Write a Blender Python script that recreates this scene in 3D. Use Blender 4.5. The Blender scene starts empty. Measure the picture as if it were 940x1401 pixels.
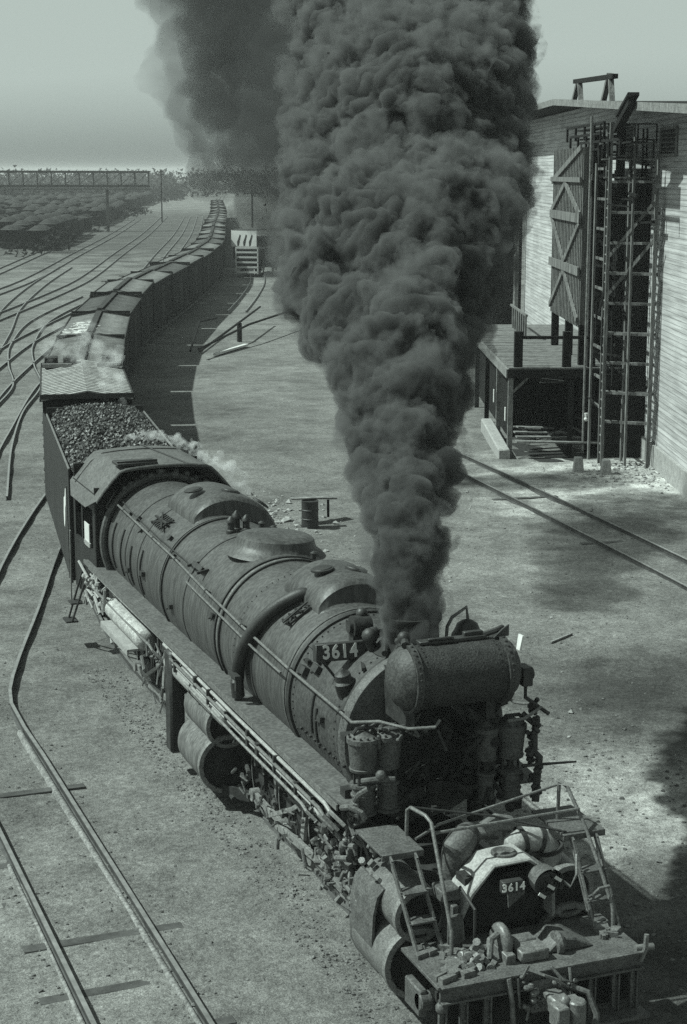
import bpy, bmesh, math, random
import numpy as np
from mathutils import Vector, Matrix, noise as mnoise
random.seed(7); rng = np.random.default_rng(7)
C = bpy.context.scene.collection
sc = bpy.context.scene
R = math.radians

# ------------------------------------------------------------------ camera
cam_d = bpy.data.cameras.new('camera'); cam = bpy.data.objects.new('camera', cam_d); C.objects.link(cam)
cam.location = (-9.8546, -18.4798, 11.4397)
cam.rotation_euler = (R(90 - 11.336), 0, R(-20.812))
cam_d.sensor_fit = 'VERTICAL'; cam_d.sensor_height = 24.0
cam_d.lens = 24.0 * 2324.88 / 1401.0
cam_d.clip_start = 0.1; cam_d.clip_end = 6000
sc.camera = cam

# ------------------------------------------------------------------ world, sun, exposure
SUN_EL, SUN_AZ = 52.0, -69.2       # azimuth clockwise from +Y
world = bpy.data.worlds.new('World'); sc.world = world; world.use_nodes = True
nt = world.node_tree; nt.nodes.clear()
sky = nt.nodes.new('ShaderNodeTexSky'); sky.sky_type = 'NISHITA'; sky.sun_disc = False
sky.sun_elevation = R(SUN_EL); sky.sun_rotation = R(SUN_AZ); sky.air_density = 1.0; sky.dust_density = 2.0
bw = nt.nodes.new('ShaderNodeRGBToBW'); tint = nt.nodes.new('ShaderNodeMixRGB'); tint.blend_type = 'MULTIPLY'
tint.inputs[0].default_value = 1.0; tint.inputs[2].default_value = (0.85, 1.0, 0.93, 1)
bg = nt.nodes.new('ShaderNodeBackground'); bg.inputs[1].default_value = 0.115
out = nt.nodes.new('ShaderNodeOutputWorld')
cl = nt.nodes.new('ShaderNodeMath'); cl.operation = 'MINIMUM'; cl.inputs[1].default_value = 3.6   # an evenly veiled sky, no brighter band at the horizon
nt.links.new(sky.outputs[0], bw.inputs[0]); nt.links.new(bw.outputs[0], cl.inputs[0]); nt.links.new(cl.outputs[0], tint.inputs[1])
nt.links.new(tint.outputs[0], bg.inputs[0]); nt.links.new(bg.outputs[0], out.inputs[0])
sun_d = bpy.data.lights.new('sun', 'SUN'); sun_d.energy = 4.6; sun_d.angle = R(0.9); sun_d.color = (0.87, 1.0, 0.93)
sun = bpy.data.objects.new('sun', sun_d); C.objects.link(sun)
sdir = Vector((math.sin(R(SUN_AZ))*math.cos(R(SUN_EL)), math.cos(R(SUN_AZ))*math.cos(R(SUN_EL)), math.sin(R(SUN_EL))))
sun.rotation_euler = sdir.to_track_quat('Z', 'Y').to_euler(); sun.location = (-40, 20, 60)
sc.view_settings.view_transform = 'Standard'; sc.view_settings.look = 'None'
sc.view_settings.exposure = 0.38; sc.view_settings.gamma = 1.0
sc.cycles.max_bounces = 6; sc.cycles.diffuse_bounces = 2; sc.cycles.glossy_bounces = 2
sc.cycles.volume_bounces = 2; sc.cycles.transparent_max_bounces = 24
sc.cycles.use_denoising = False      # the renderer's own fine grain suits the old grainy print

# ------------------------------------------------------------------ materials
def mat(name, c, rough=0.7, var=0.25, scale=3.0, bump=0.0, bscale=20.0, metal=0.0, spots=0.0, streak=False, detail=6):
    m = bpy.data.materials.new(name); m.use_nodes = True; n = m.node_tree; L = n.links
    b = n.nodes['Principled BSDF']; b.inputs['Specular IOR Level'].default_value = 0.12 if rough >= .8 else 0.4; b.inputs['Roughness'].default_value = rough; b.inputs['Metallic'].default_value = metal
    tc = n.nodes.new('ShaderNodeTexCoord'); mp = n.nodes.new('ShaderNodeMapping')
    if streak: mp.inputs['Scale'].default_value = (1, 1, 0.12)
    L.new(tc.outputs['Object'], mp.inputs[0])
    nz = n.nodes.new('ShaderNodeTexNoise'); nz.inputs['Scale'].default_value = scale; nz.inputs['Detail'].default_value = detail; nz.inputs['Roughness'].default_value = 0.65
    L.new(mp.outputs[0], nz.inputs['Vector'])
    cr = n.nodes.new('ShaderNodeValToRGB')
    lo = c*(1-var); hi = c*(1+var)
    cr.color_ramp.elements[0].position = 0.32; cr.color_ramp.elements[0].color = (lo, lo, lo*0.98, 1)
    cr.color_ramp.elements[1].position = 0.68; cr.color_ramp.elements[1].color = (hi, hi, hi*0.98, 1)
    L.new(nz.outputs[0], cr.inputs[0]); col = cr.outputs[0]
    if spots:
        n2 = n.nodes.new('ShaderNodeTexNoise'); n2.inputs['Scale'].default_value = scale*7; n2.inputs['Detail'].default_value = 4
        L.new(mp.outputs[0], n2.inputs['Vector'])
        c2 = n.nodes.new('ShaderNodeValToRGB'); c2.color_ramp.elements[0].position = 0.40; c2.color_ramp.elements[1].position = 0.62
        d = 1-spots; c2.color_ramp.elements[0].color = (d, d, d, 1); c2.color_ramp.elements[1].color = (1.25, 1.25, 1.25, 1)
        mx = n.nodes.new('ShaderNodeMixRGB'); mx.blend_type = 'MULTIPLY'; mx.inputs[0].default_value = 1
        L.new(n2.outputs[0], c2.inputs[0]); L.new(col, mx.inputs[1]); L.new(c2.outputs[0], mx.inputs[2]); col = mx.outputs[0]
    L.new(col, b.inputs['Base Color'])
    if bump:
        n3 = n.nodes.new('ShaderNodeTexNoise'); n3.inputs['Scale'].default_value = bscale; n3.inputs['Detail'].default_value = 5
        L.new(tc.outputs['Object'], n3.inputs['Vector'])
        bp = n.nodes.new('ShaderNodeBump'); bp.inputs['Strength'].default_value = bump; bp.inputs['Distance'].default_value = 0.02
        L.new(n3.outputs[0], bp.inputs['Height']); L.new(bp.outputs[0], b.inputs['Normal'])
    return m

M = {}
M['boiler'] = mat('dusty_boiler_jacket', 0.062, 0.5, 0.3, 2.2, 0.3, 18, spots=0.3, streak=True)
M['smokebox'] = mat('sooty_smokebox', 0.046, 0.6, 0.3, 2.0, 0.45, 30, spots=0.3)
M['heater'] = mat('heater_shell', 0.036, 0.6, 0.35, 6, 0.6, 40, spots=0.6)
M['dome'] = mat('heater_end', 0.05, 0.6, 0.3, 3, 0.4, 30, spots=0.4)
M['iron'] = mat('dark_iron', 0.03, 0.55, 0.4, 5, 0.3, 30)
M['black'] = mat('oily_black_iron', 0.03, 0.5, 0.5, 6, 0.3, 30)
M['soot'] = mat('soot_black', 0.034, 0.8, 0.4, 6)
M['steel'] = mat('worn_steel', 0.13, 0.4, 0.35, 7, 0.2, 30, spots=0.3)
M['pale'] = mat('pale_lagging', 0.26, 0.7, 0.2, 5, 0.3, 22, spots=0.15)
M['bright'] = mat('bright_white', 0.8, 0.6, 0.05, 5)
M['rod'] = mat('bright_rod', 0.2, 0.35, 0.4, 8, 0.2, 30, spots=0.3)
M['tyre'] = mat('bright_rim', 0.17, 0.4, 0.3, 6, 0.2, 30, spots=0.3)
M['grey'] = mat('grey_casting', 0.085, 0.6, 0.35, 5, 0.35, 25, spots=0.35)
M['cab'] = mat('cab_roof_sheet', 0.09, 0.65, 0.25, 2.5, 0.2, 15, spots=0.25)
M['tender'] = mat('tender_plate', 0.016, 0.5, 0.5, 2.5, 0.3, 12, streak=True)
M['white'] = mat('white_paint', 0.6, 0.7, 0.12, 8)
M['coal'] = mat('coal', 0.022, 0.45, 0.9, 9, 0.8, 12, spots=0.5)
M['roofwood'] = mat('car_roof', 0.09, 0.8, 0.3, 1.2, 0.3, 9, spots=0.35)
M['carside'] = mat('car_side', 0.009, 0.8, 0.4, 2.0, 0.2, 9, streak=True)
M['walk'] = mat('roof_walk_board', 0.045, 0.9, 0.4, 4)
M['palewood'] = mat('pale_weathered_wood', 0.2, 0.85, 0.35, 4, 0.3, 20, spots=0.35)
M['wood'] = mat('grey_wood', 0.15, 0.85, 0.4, 3, 0.3, 20, spots=0.35, streak=True)
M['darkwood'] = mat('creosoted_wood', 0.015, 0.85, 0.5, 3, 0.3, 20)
M['rail'] = mat('rail_steel', 0.05, 0.5, 0.4, 4)
M['railtop'] = mat('rail_head', 0.24, 0.3, 0.3, 4, metal=0.3)
M['shell'] = mat('dusty_cylinder_shell', .11, .7, .35, 3, .3, 18, spots=.35, streak=True)
M['tie'] = mat('buried_tie', 0.07, 0.9, 0.4, 3, 0.5, 12)
M['concrete'] = mat('concrete', 0.3, 0.9, 0.2, 4, 0.3, 18, spots=0.25)
M['rock'] = mat('stones', 0.13, 0.9, 0.5, 2.2)
M['brush'] = mat('dark_brush', 0.016, 0.95, 0.6, 0.08)
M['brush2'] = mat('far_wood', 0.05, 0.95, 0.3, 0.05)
M['lens'] = mat('headlight_glass', 0.02, 0.08, 0.2, 5)
M['bridge'] = mat('bridge_steel', 0.10, 0.7, 0.3, 1)

# ------------------------------------------------------------------ mesh helpers
class MB:
    def __init__(s): s.v = []; s.f = []; s.sm = []; s.starts = []
    def add(s, vs, fs, smooth=True):
        s.starts.append((len(s.v), len(s.f))); o = len(s.v); s.v += [tuple(v) for v in vs]; s.f += [tuple(i+o for i in f) for f in fs]; s.sm += [smooth]*len(fs); return s
    def box(s, c, d, rot=None, taper=1.0):
        x, y, z = d[0]/2, d[1]/2, d[2]/2
        vs = [Vector((sx*x*(taper if sz > 0 else 1), sy*y*(taper if sz > 0 else 1), sz*z)) for sz in (-1, 1) for sy in (-1, 1) for sx in (-1, 1)]
        if rot is not None:
            m = rot if isinstance(rot, Matrix) else Matrix.Rotation(rot, 3, 'Z'); vs = [m @ v for v in vs]
        c = Vector(c); vs = [v+c for v in vs]
        return s.add(vs, [(0, 2, 3, 1), (4, 5, 7, 6), (0, 1, 5, 4), (1, 3, 7, 5), (3, 2, 6, 7), (2, 0, 4, 6)], False)
    def bar(s, a, b, w, h=None, up=(0, 0, 1)):
        a = Vector(a); b = Vector(b); h = h or w; d = (b-a); l = d.length; d.normalize()
        u = Vector(up); x = d.cross(u)
        if x.length < 1e-3: x = d.cross(Vector((1, 0, 0)))
        x.normalize(); u = x.cross(d)
        m = Matrix((x, d, u)).transposed()
        return s.box((a+b)/2, (w, l, h), m)
    def lathe(s, o, ax, prof, n=24, capped=True, a0=0, a1=360, smooth=True):
        o = Vector(o); ax = Vector(ax).normalized(); t = Vector((0, 0, 1)) if abs(ax.z) < 0.9 else Vector((1, 0, 0))
        x = ax.cross(t).normalized(); y = ax.cross(x)
        full = abs(a1-a0) >= 360; k = n if full else n+1
        vs = []
        for (d, r) in prof:
            for i in range(k):
                a = R(a0+(a1-a0)*i/n); vs.append(o+ax*d+(x*math.cos(a)+y*math.sin(a))*r)
        fs = []
        for j in range(len(prof)-1):
            for i in range(n):
                i2 = (i+1) % k; fs.append((j*k+i, j*k+i2, (j+1)*k+i2, (j+1)*k+i))
        s.add(vs, fs, smooth)
        if capped and full:
            o1 = len(s.v)-len(vs)
            if prof[0][1] > 1e-4: s.f.append(tuple(o1+i for i in range(k))[::-1]); s.sm.append(False)
            if prof[-1][1] > 1e-4: s.f.append(tuple(o1+(len(prof)-1)*k+i for i in range(k))); s.sm.append(False)
        return s
    def cyl(s, a, b, r, r2=None, n=16):
        a = Vector(a); b = Vector(b); return s.lathe(a, b-a, [(0, r), ((b-a).length, r if r2 is None else r2)], n)
    def tube(s, pts, r, n=8):
        pts = [Vector(p) for p in pts]; rs = r if isinstance(r, (list, tuple)) else [r]*len(pts)
        vs = []; pd = None
        for i, p in enumerate(pts):
            d = (pts[min(i+1, len(pts)-1)]-pts[max(i-1, 0)]).normalized()
            if pd is None:
                t = Vector((0, 0, 1)) if abs(d.z) < 0.9 else Vector((1, 0, 0)); x = d.cross(t).normalized()
            else: x = (x-d*x.dot(d)).normalized()
            y = d.cross(x); pd = d
            for k in range(n):
                a = 2*math.pi*k/n; vs.append(p+(x*math.cos(a)+y*math.sin(a))*rs[i])
        fs = [(j*n+k, j*n+(k+1) % n, (j+1)*n+(k+1) % n, (j+1)*n+k) for j in range(len(pts)-1) for k in range(n)]
        fs += [tuple(range(n))[::-1], tuple((len(pts)-1)*n+k for k in range(n))]
        return s.add(vs, fs, True)
    def prism(s, poly, axis_vec, smooth=False):
        a = Vector(axis_vec); n = len(poly); vs = [Vector(p) for p in poly]+[Vector(p)+a for p in poly]
        fs = [tuple(range(n))[::-1], tuple(range(n, 2*n))]+[(i, (i+1) % n, n+(i+1) % n, n+i) for i in range(n)]
        return s.add(vs, fs, smooth)
    def ball(s, c, r, n=12, sc_=(1, 1, 1)):
        m = n//2; vs = []; c = Vector(c)
        for j in range(m+1):
            t = math.pi*j/m
            for i in range(n):
                a = 2*math.pi*i/n; vs.append(c+Vector((math.sin(t)*math.cos(a)*r*sc_[0], math.sin(t)*math.sin(a)*r*sc_[1], math.cos(t)*r*sc_[2])))
        fs = [(j*n+i, j*n+(i+1) % n, (j+1)*n+(i+1) % n, (j+1)*n+i) for j in range(m) for i in range(n)]
        return s.add(vs, fs, True)
    def build_each(s, name, m, parent=None, label=None):
        cut = sorted(set(s.starts))+[(len(s.v), len(s.f))]; res = []
        for (v0, f0), (v1, f1) in zip(cut, cut[1:]):
            if v1 == v0: continue
            q = MB(); q.v = s.v[v0:v1]; q.f = [tuple(i-v0 for i in f) for f in s.f[f0:f1]]; res.append(q.build(name, m, parent))
        return res
    def build(s, name, m, parent=None, bevel=0.0, label=None, kind=None):
        me = bpy.data.meshes.new(name); me.from_pydata(s.v, [], s.f); me.update()
        bm = bmesh.new(); bm.from_mesh(me); bmesh.ops.remove_doubles(bm, verts=bm.verts, dist=1e-5)
        bmesh.ops.dissolve_degenerate(bm, edges=bm.edges, dist=1e-5)
        bmesh.ops.recalc_face_normals(bm, faces=bm.faces)
        if bevel: 
            es = [e for e in bm.edges if len(e.link_faces) == 2 and e.calc_face_angle(0) > 0.7]
            bmesh.ops.bevel(bm, geom=es, offset=bevel, segments=1, affect='EDGES', clamp_overlap=True)
        bm.to_mesh(me); bm.free()
        me.shade_smooth(); me.set_sharp_from_angle(angle=R(38))
        ms = m if isinstance(m, list) else [m]
        for q in ms: me.materials.append(q)
        o = bpy.data.objects.new(name, me); C.objects.link(o); o.parent = parent
        if label: o['label'] = label
        if kind: o['kind'] = kind
        return o

def thing(name, label, cat, loc=(0, 0, 0), rz=0.0, group=None):
    o = bpy.data.objects.new(name, None); C.objects.link(o); o.location = loc; o.rotation_euler = (0, 0, rz)
    o['label'] = label; o['category'] = cat
    if group: o['group'] = group
    o.empty_display_size = 0.3
    return o
def tag(o, label, cat=None, group=None, kind=None):
    o['label'] = label
    if cat: o['category'] = cat
    if group: o['group'] = group
    if kind: o['kind'] = kind
    return o
def copy_tree(o, parent=None):
    c = o.copy(); C.objects.link(c); c.parent = parent
    for ch in o.children: copy_tree(ch, c)
    return c
def raw_mesh(name, vs, fs, m, kind=None, smooth=False):
    me = bpy.data.meshes.new(name); me.from_pydata([tuple(v) for v in vs], [], [tuple(f) for f in fs]); me.update()
    if smooth: me.shade_smooth()
    me.materials.append(m); o = bpy.data.objects.new(name, me); C.objects.link(o)
    if kind: o['kind'] = kind
    return o

# ------------------------------------------------------------------ ground
def ground_mat():
    m = bpy.data.materials.new('dirt_and_cinders'); m.use_nodes = True; n = m.node_tree; L = n.links; b = n.nodes['Principled BSDF']
    b.inputs['Roughness'].default_value = 0.95; b.inputs['Specular IOR Level'].default_value = 0.08
    tc = n.nodes.new('ShaderNodeTexCoord')
    def nz(s, d=6, r=0.6, w=None):
        k = n.nodes.new('ShaderNodeTexNoise'); k.inputs['Scale'].default_value = s; k.inputs['Detail'].default_value = d; k.inputs['Roughness'].default_value = r
        L.new(tc.outputs['Object'], k.inputs['Vector']); return k.outputs[0]
    def ramp(x, p0, v0, p1, v1):
        c = n.nodes.new('ShaderNodeMapRange'); c.inputs[1].default_value = p0; c.inputs[2].default_value = p1; c.inputs[3].default_value = v0; c.inputs[4].default_value = v1
        L.new(x, c.inputs[0]); return c.outputs[0]
    def math_(op, a, b_):
        k = n.nodes.new('ShaderNodeMath'); k.operation = op
        for i, q in enumerate((a, b_)):
            if isinstance(q, (int, float)): k.inputs[i].default_value = q
            else: L.new(q, k.inputs[i])
        return k.outputs[0]
    def patch(x, y, rad, soft):   # a patch of different tone with a ragged edge
        vm = n.nodes.new('ShaderNodeVectorMath'); vm.operation = 'DISTANCE'; vm.inputs[1].default_value = (x, y, 0)
        L.new(tc.outputs['Object'], vm.inputs[0])
        dd = math_('ADD', vm.outputs['Value'], ramp(nz(0.25, 5), 0.3, -soft, 0.7, soft))
        return ramp(dd, rad-soft*0.6, 1.0, rad+soft*0.6, 0.0)
    base = ramp(nz(0.12, 5), 0.32, 0.114, 0.68, 0.205)
    mid = ramp(nz(0.9, 6, 0.7), 0.32, 0.76, 0.68, 1.24)
    fine = ramp(nz(9, 8, 0.8), 0.36, 0.6, 0.64, 1.4)
    grit = ramp(nz(38, 4, 0.8), 0.38, 0.6, 0.62, 1.4)
    v = math_('MULTIPLY', math_('MULTIPLY', base, mid), math_('MULTIPLY', fine, grit))
    pale = math_('MAXIMUM', math_('MAXIMUM', patch(24.5, 36, 7, 3.5), math_('MULTIPLY', patch(-3.5, 6, 6, 5), 0.10)), math_('MULTIPLY', patch(5.6, 8.0, 2.6, 2.0), 0.6))
    pale = math_('MULTIPLY', pale, ramp(nz(1.6, 6, 0.7), 0.38, 0.35, 0.6, 1.0))
    dark = math_('MAXIMUM', patch(11, 13, 3.5, 4), math_('MAXIMUM', math_('MULTIPLY', patch(5.0, 1.2, 3.0, 1.6), 1.5), patch(75, 340, 140, 60)))  # shade of smoke and engine painted into the ground; far yard toned darker
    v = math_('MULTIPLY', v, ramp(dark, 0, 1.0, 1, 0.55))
    v = math_('MULTIPLY', v, ramp(nz(0.33, 7, 0.72), 0.50, 1.0, 0.66, 0.72))
    v = math_('MULTIPLY', v, ramp(nz(2.2, 7, 0.75), 0.56, 1.0, 0.70, 1.35))
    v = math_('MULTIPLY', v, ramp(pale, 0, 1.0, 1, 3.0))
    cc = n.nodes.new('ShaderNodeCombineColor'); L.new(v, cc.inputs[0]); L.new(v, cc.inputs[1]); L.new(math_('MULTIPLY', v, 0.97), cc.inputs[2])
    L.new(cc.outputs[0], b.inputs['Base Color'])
    bp = n.nodes.new('ShaderNodeBump'); bp.inputs['Strength'].default_value = 0.9; bp.inputs['Distance'].default_value = 0.09
    h = math_('ADD', nz(3, 8, 0.7), math_('MULTIPLY', nz(28, 4, 0.7), 0.35))
    L.new(h, bp.inputs['Height']); L.new(bp.outputs[0], b.inputs['Normal'])
    return m
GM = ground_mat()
def ground():
    xs = np.concatenate([[-3000, -900, -300, -90, -40], np.arange(-20, 44, 0.5), [48, 56, 70, 90, 130, 200, 400, 1000, 3500]])
    ys = np.concatenate([[-400, -100, -40], np.arange(-12, 62, 0.5), [66, 72, 80, 90, 105, 130, 160, 200, 260, 350, 500, 800, 1400, 2500, 4500]])
    vs = []; nx = len(xs)
    for y in ys:
        for x in xs:
            z = -0.16
            if -20 < x < 44 and -12 < y < 62:
                z += 0.05*mnoise.noise((x*0.35, y*0.35, 1.0))+0.035*mnoise.noise((x*1.1, y*1.1, 5.0))
            vs.append((float(x), float(y), z))
    fs = [(j*nx+i, j*nx+i+1, (j+1)*nx+i+1, (j+1)*nx+i) for j in range(len(ys)-1) for i in range(nx-1)]
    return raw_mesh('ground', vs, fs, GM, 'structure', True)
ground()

# ------------------------------------------------------------------ track geometry
def dens(pts, step=1.5):
    P = [np.array(p, float) for p in pts]; out = []
    for i in range(len(P)-1):       # catmull-rom
        p0 = P[max(i-1, 0)]; p1 = P[i]; p2 = P[i+1]; p3 = P[min(i+2, len(P)-1)]
        n = max(2, int(np.linalg.norm(p2-p1)/step))
        for k in range(n):
            t = k/n
            m1 = (p2-p0)/2*(np.linalg.norm(p2-p1)/max(np.linalg.norm(p2-p0)/2, 1e-6)) if i > 0 else (p2-p1)
            m2 = (p3-p1)/2*(np.linalg.norm(p2-p1)/max(np.linalg.norm(p3-p1)/2, 1e-6)) if i+2 < len(P) else (p2-p1)
            out.append((2*t**3-3*t*t+1)*p1+(t**3-2*t*t+t)*m1+(-2*t**3+3*t*t)*p2+(t**3-t*t)*m2)
    out.append(P[-1]); return out
def offset(line, o):
    res = []
    for i, p in enumerate(line):
        d = line[min(i+1, len(line)-1)]-line[max(i-1, 0)]; d = d/np.linalg.norm(d)
        res.append(np.array([p[0]+d[1]*o, p[1]-d[0]*o]))   # +o = to the right
    return res
def rail_obj(line, parent, top=0.0):
    prof = [(-0.07, -0.19), (0.07, -0.19), (0.07, -0.17), (0.015, -0.14), (0.015, -0.04), (0.037, -0.03), (0.037, 0.0), (-0.037, 0.0), (-0.037, -0.03), (-0.015, -0.04), (-0.015, -0.14), (-0.07, -0.17)]
    vs = []; k = len(prof)
    L = [offset(line, q[0]) for q in prof]
    for i in range(len(line)):
        for j, q in enumerate(prof): vs.append((L[j][i][0], L[j][i][1], q[1]+top))
    fs = [(i*k+j, i*k+(j+1) % k, (i+1)*k+(j+1) % k, (i+1)*k+j) for i in range(len(line)-1) for j in range(k)]
    me = bpy.data.meshes.new('rail'); me.from_pydata(vs, [], fs); me.materials.append(M['rail']); me.materials.append(M['railtop'])
    for i, f in enumerate(me.polygons):
        if i % k == 6: f.material_index = 1
    o = bpy.data.objects.new('rail', me); C.objects.link(o); o.parent = parent; return o
def track(pts, label, ties=None, top=0.0, step=1.5):
    t = thing('railway_track', label, 'railway track')
    line = dens(pts, step)
    rail_obj(offset(line, -0.755), t, top); rail_obj(offset(line, 0.755), t, top)
    if ties:
        acc = 0; 
        for i in range(len(line)-1):
            d = line[i+1]-line[i]; acc += np.linalg.norm(d)
            if acc > 0.62 and ties[0] < line[i][1] < ties[1]:
                acc = 0; a = math.atan2(d[1], d[0])-math.pi/2+random.uniform(-.03, .03); off = random.uniform(-.08, .08)
                m = MB().box((0, 0, 0), (2.5, 0.22, 0.16)); o = m.build('tie', M['tie'], t, 0.01)
                o.location = (line[i][0]+off, line[i][1], -0.235+random.uniform(-0.045, 0.02)+top); o.rotation_euler = (random.uniform(-.015, .015), random.uniform(-.012, .012), a)
    return t
TR = [(0, -14), (0, -4), (0, 8), (0, 20), (0.45, 26), (1.6, 34), (4.1, 47), (7.1, 58.9), (10.2, 70.6), (14.0, 83), (18.4, 96.4), (25.1, 113.5), (34.1, 136.7), (42.7, 160.7), (60, 217), (82.5, 290), (145, 500), (300, 1000)]
TL = dens(TR, 1.0)
track(TR, 'main railway track under the big steam locomotive and its train', (-6, 0.5))
track([(-4.68, -14), (-4.68, 4), (-4.72, 14), (-4.72, 17.6), (-4.3, 19.8), (-2.5, 26), (-0.7, 32.4), (1.2, 38.5), (3.4, 45)], 'railway track in the left foreground bending towards the locomotive', (-8, 14))
def shifted(o, y0, y1, extra=lambda y: 0):
    l = [p for p in offset(TL, o) if y0 <= p[1] <= y1]; return [l[i] for i in range(0, len(l), 6)]
track(shifted(-4.4, 40, 420), 'yard track running close along the left side of the train cars')
track(shifted(-7.6, 45, 420), 'second yard track left of the train cars')
track(shifted(-13.6, 60, 420), 'yard track in the middle of the left yard')
track(shifted(-19.5, 90, 400), 'yard track left of the middle one, near the brush')
track(shifted(-25.0, 120, 330), 'leftmost yard track beside the dark brush')
track([(-0.6, 42), (1.6, 53.5), (4.0, 64), (6.8, 74), (8.3, 84), (10.5, 96), (15.5, 115), (25, 140)], 'curved crossover track snaking between the left yard tracks')
track([(-2.5, 55), (2.2, 72), (6.5, 88), (10.5, 105), (15.5, 128), (23.5, 158), (33, 190)], 'looping ladder track at the left edge of the yard')
track([(14.2, 2), (15.3, 12), (16.5, 22), (17.4, 31), (18.4, 42), (19.0, 50)], 'lone track crossing the dirt in front of the tower', (20, 40))
track([p for p in shifted(5.2, 118, 420)], 'siding right of the train with the white-ended car')

# pale dirt along the rail, with its sunlit web painted into the strip
def strip(line, w, zt, seed, name='lit_web_and_dirt'):
    vs = []; fs = []
    for i, p in enumerate(line):
        wl = w*(0.85+mnoise.noise((i*0.04, seed, 0))*.7+mnoise.noise((i*0.6, seed, 3))*.12)
        wr = w*(0.1+abs(mnoise.noise((i*0.3, seed+5, 0)))*.3)
        vs += [(p[0]-wl, p[1], -0.30), (p[0]-wl*0.5, p[1], zt-0.01), (p[0], p[1], zt), (p[0]+wr, p[1], -0.30)]
    for i in range(len(line)-1):
        for j in range(3): a = i*4+j; fs.append((a, a+1, a+5, a+4))
    return raw_mesh(name, vs, fs, mat('pale_dirt_and_lit_web', 0.19, 0.95, 0.3, 3, 0.5, 25, spots=0.35), 'structure', True)
L0 = [p for p in offset(dens([(-4.68, -14), (-4.68, 4), (-4.72, 14), (-4.72, 17.5)], 0.12), 0.68)]
strip([p for p in L0 if p[1] < 16], 0.16, -0.10, 3.0)
L0 = [p for p in offset(dens([(-4.68, -14), (-4.68, 14)], 0.12), -0.82)]
strip([p for p in L0 if p[1] < 9], 0.09, -0.115, 9.0, 'lit_web_and_dirt')
# ------------------------------------------------------------------ locomotive
ZC = 3.08
loco = thing('steam_locomotive', 'large dusty black articulated steam locomotive numbered 3614 pouring smoke from its chimney', 'locomotive')
loco.location = (0, 0, 0)
def rb(y):   # boiler radius at y
    pts = [(3.6, 1.31), (6.4, 1.32), (6.5, 1.345), (10.3, 1.38), (12.6, 1.40), (15, 1.40), (19.5, 1.38)]
    for (a, ra), (b, r2) in zip(pts, pts[1:]):
        if y <= b: return ra+(r2-ra)*(y-a)/(b-a)
    return pts[-1][1]
def bp(y, ang, dr=0.0):  # point on the boiler; ang from the top towards -X
    r = rb(y)+dr; a = R(ang); return Vector((-r*math.sin(a), y, ZC+r*math.cos(a)))
def arc(y, a0, a1, dr, n=24): return [bp(y, a0+(a1-a0)*i/n, dr) for i in range(n+1)]

MB().lathe((0, 6.42, ZC), (0, 1, 0), [(0, 1.33), (0.05, 1.345), (3.8, 1.375), (3.9, 1.375), (6.2, 1.40), (8.6, 1.40), (13.1, 1.38)], 64).build('boiler', M['boiler'], loco)
sb = MB().lathe((0, 4.08, ZC), (0, 1, 0), [(0, 1.16), (0.0, 1.25), (0.05, 1.31), (0.10, 1.315), (2.30, 1.32)], 64).build('smokebox', M['smokebox'], loco)
ring = MB().lathe((0, 3.96, ZC), (0, 1, 0), [(0, 1.22), (0.02, 1.30), (0.10, 1.345), (0.2, 1.345), (0.22, 1.30)], 64)
ring.build('smokebox_ring', M['grey'], sb)
MB().lathe((0, 4.075, ZC), (0, -1, 0), [(0, 1.20), (.012, 1.20), (.013, 0)], 48).build('front_plate', M['soot'], sb)
d = MB().lathe((0, 4.06, ZC-0.15), (0, -1, 0), [(0, 0.85), (0.03, 0.85), (0.10, 0.70), (0.20, 0.35), (0.22, 0.0)], 40)
dr = d.build('smokebox_door', M['soot'], sb)
m = MB()
for i in range(22):
    a = R(i*360/22); m.box((0.80*math.cos(a), 3.98, ZC-0.15+0.80*math.sin(a)), (0.06, 0.10, 0.06), Matrix.Rotation(-a, 3, 'Y'))
m.build('door_clamp', M['iron'], dr)
def band(y, w=0.05, t=0.012, mt='iron', name='boiler_band', a0=-125, a1=125):
    m = MB(); n = 50; vs = []
    for i in range(n+1):
        a = a0+(a1-a0)*i/n
        for (dy, dr_) in ((-w/2, -0.01), (-w/2, t), (w/2, t), (w/2, -0.01)): vs.append(bp(y+dy, a, dr_))
    fs = [(i*4+j, i*4+(j+1) % 4, (i+1)*4+(j+1) % 4, (i+1)*4+j) for i in range(n) for j in range(4)]
    m.add(vs, fs, True); return m.build(name, M[mt], loco)
band(6.42, 0.09, 0.04, 'black')
band(6.62, 0.05, 0.015, 'grey')
band(10.18, 0.06, 0.035, 'iron'); band(10.42, 0.06, 0.035, 'iron'); band(10.30, 0.12, 0.01, 'steel')
for y in (8.3, 12.55, 16.2, 17.3): band(y, 0.035, 0.012, 'iron')
band(14.15, 0.06, 0.035, 'iron'); band(14.30, 0.05, 0.02, 'grey')
band(4.22, 0.05, 0.015, 'iron')
# rivets along smokebox seam, seen from above
m = MB()
for y in (4.4, 6.25):
    for i in range(46):
        q = bp(y, -115+i*5.1, 0.008); m.ball(q, 0.018, 6)
for y in (9.3,):
    for i in range(46): m.ball(bp(y, -115+i*5.1, 0.008), 0.012, 6)
m.build('rivet_row', M['iron'], sb)
# thick pipe ring in front of the cab, with sagging top fittings
m = MB(); m.tube([bp(19.1, a, 0.09) for a in range(-120, 121, 6)], 0.085, 8); m.build('turret_pipe', M['grey'], loco)
m = MB()
for k in range(16):
    a = -55+k*6+random.uniform(-2, 2); q = bp(19.0+random.uniform(-.15, .2), a, 0.12+random.uniform(0, .08)); m.ball(q, random.uniform(.06, .11), 8)
    if k % 2: m.tube([q, q+Vector((random.uniform(-.1, .1), .35, .12)), q+Vector((0, .7, .05))], 0.025, 6)
m.build('turret_valve', M['grey'], loco)

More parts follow.
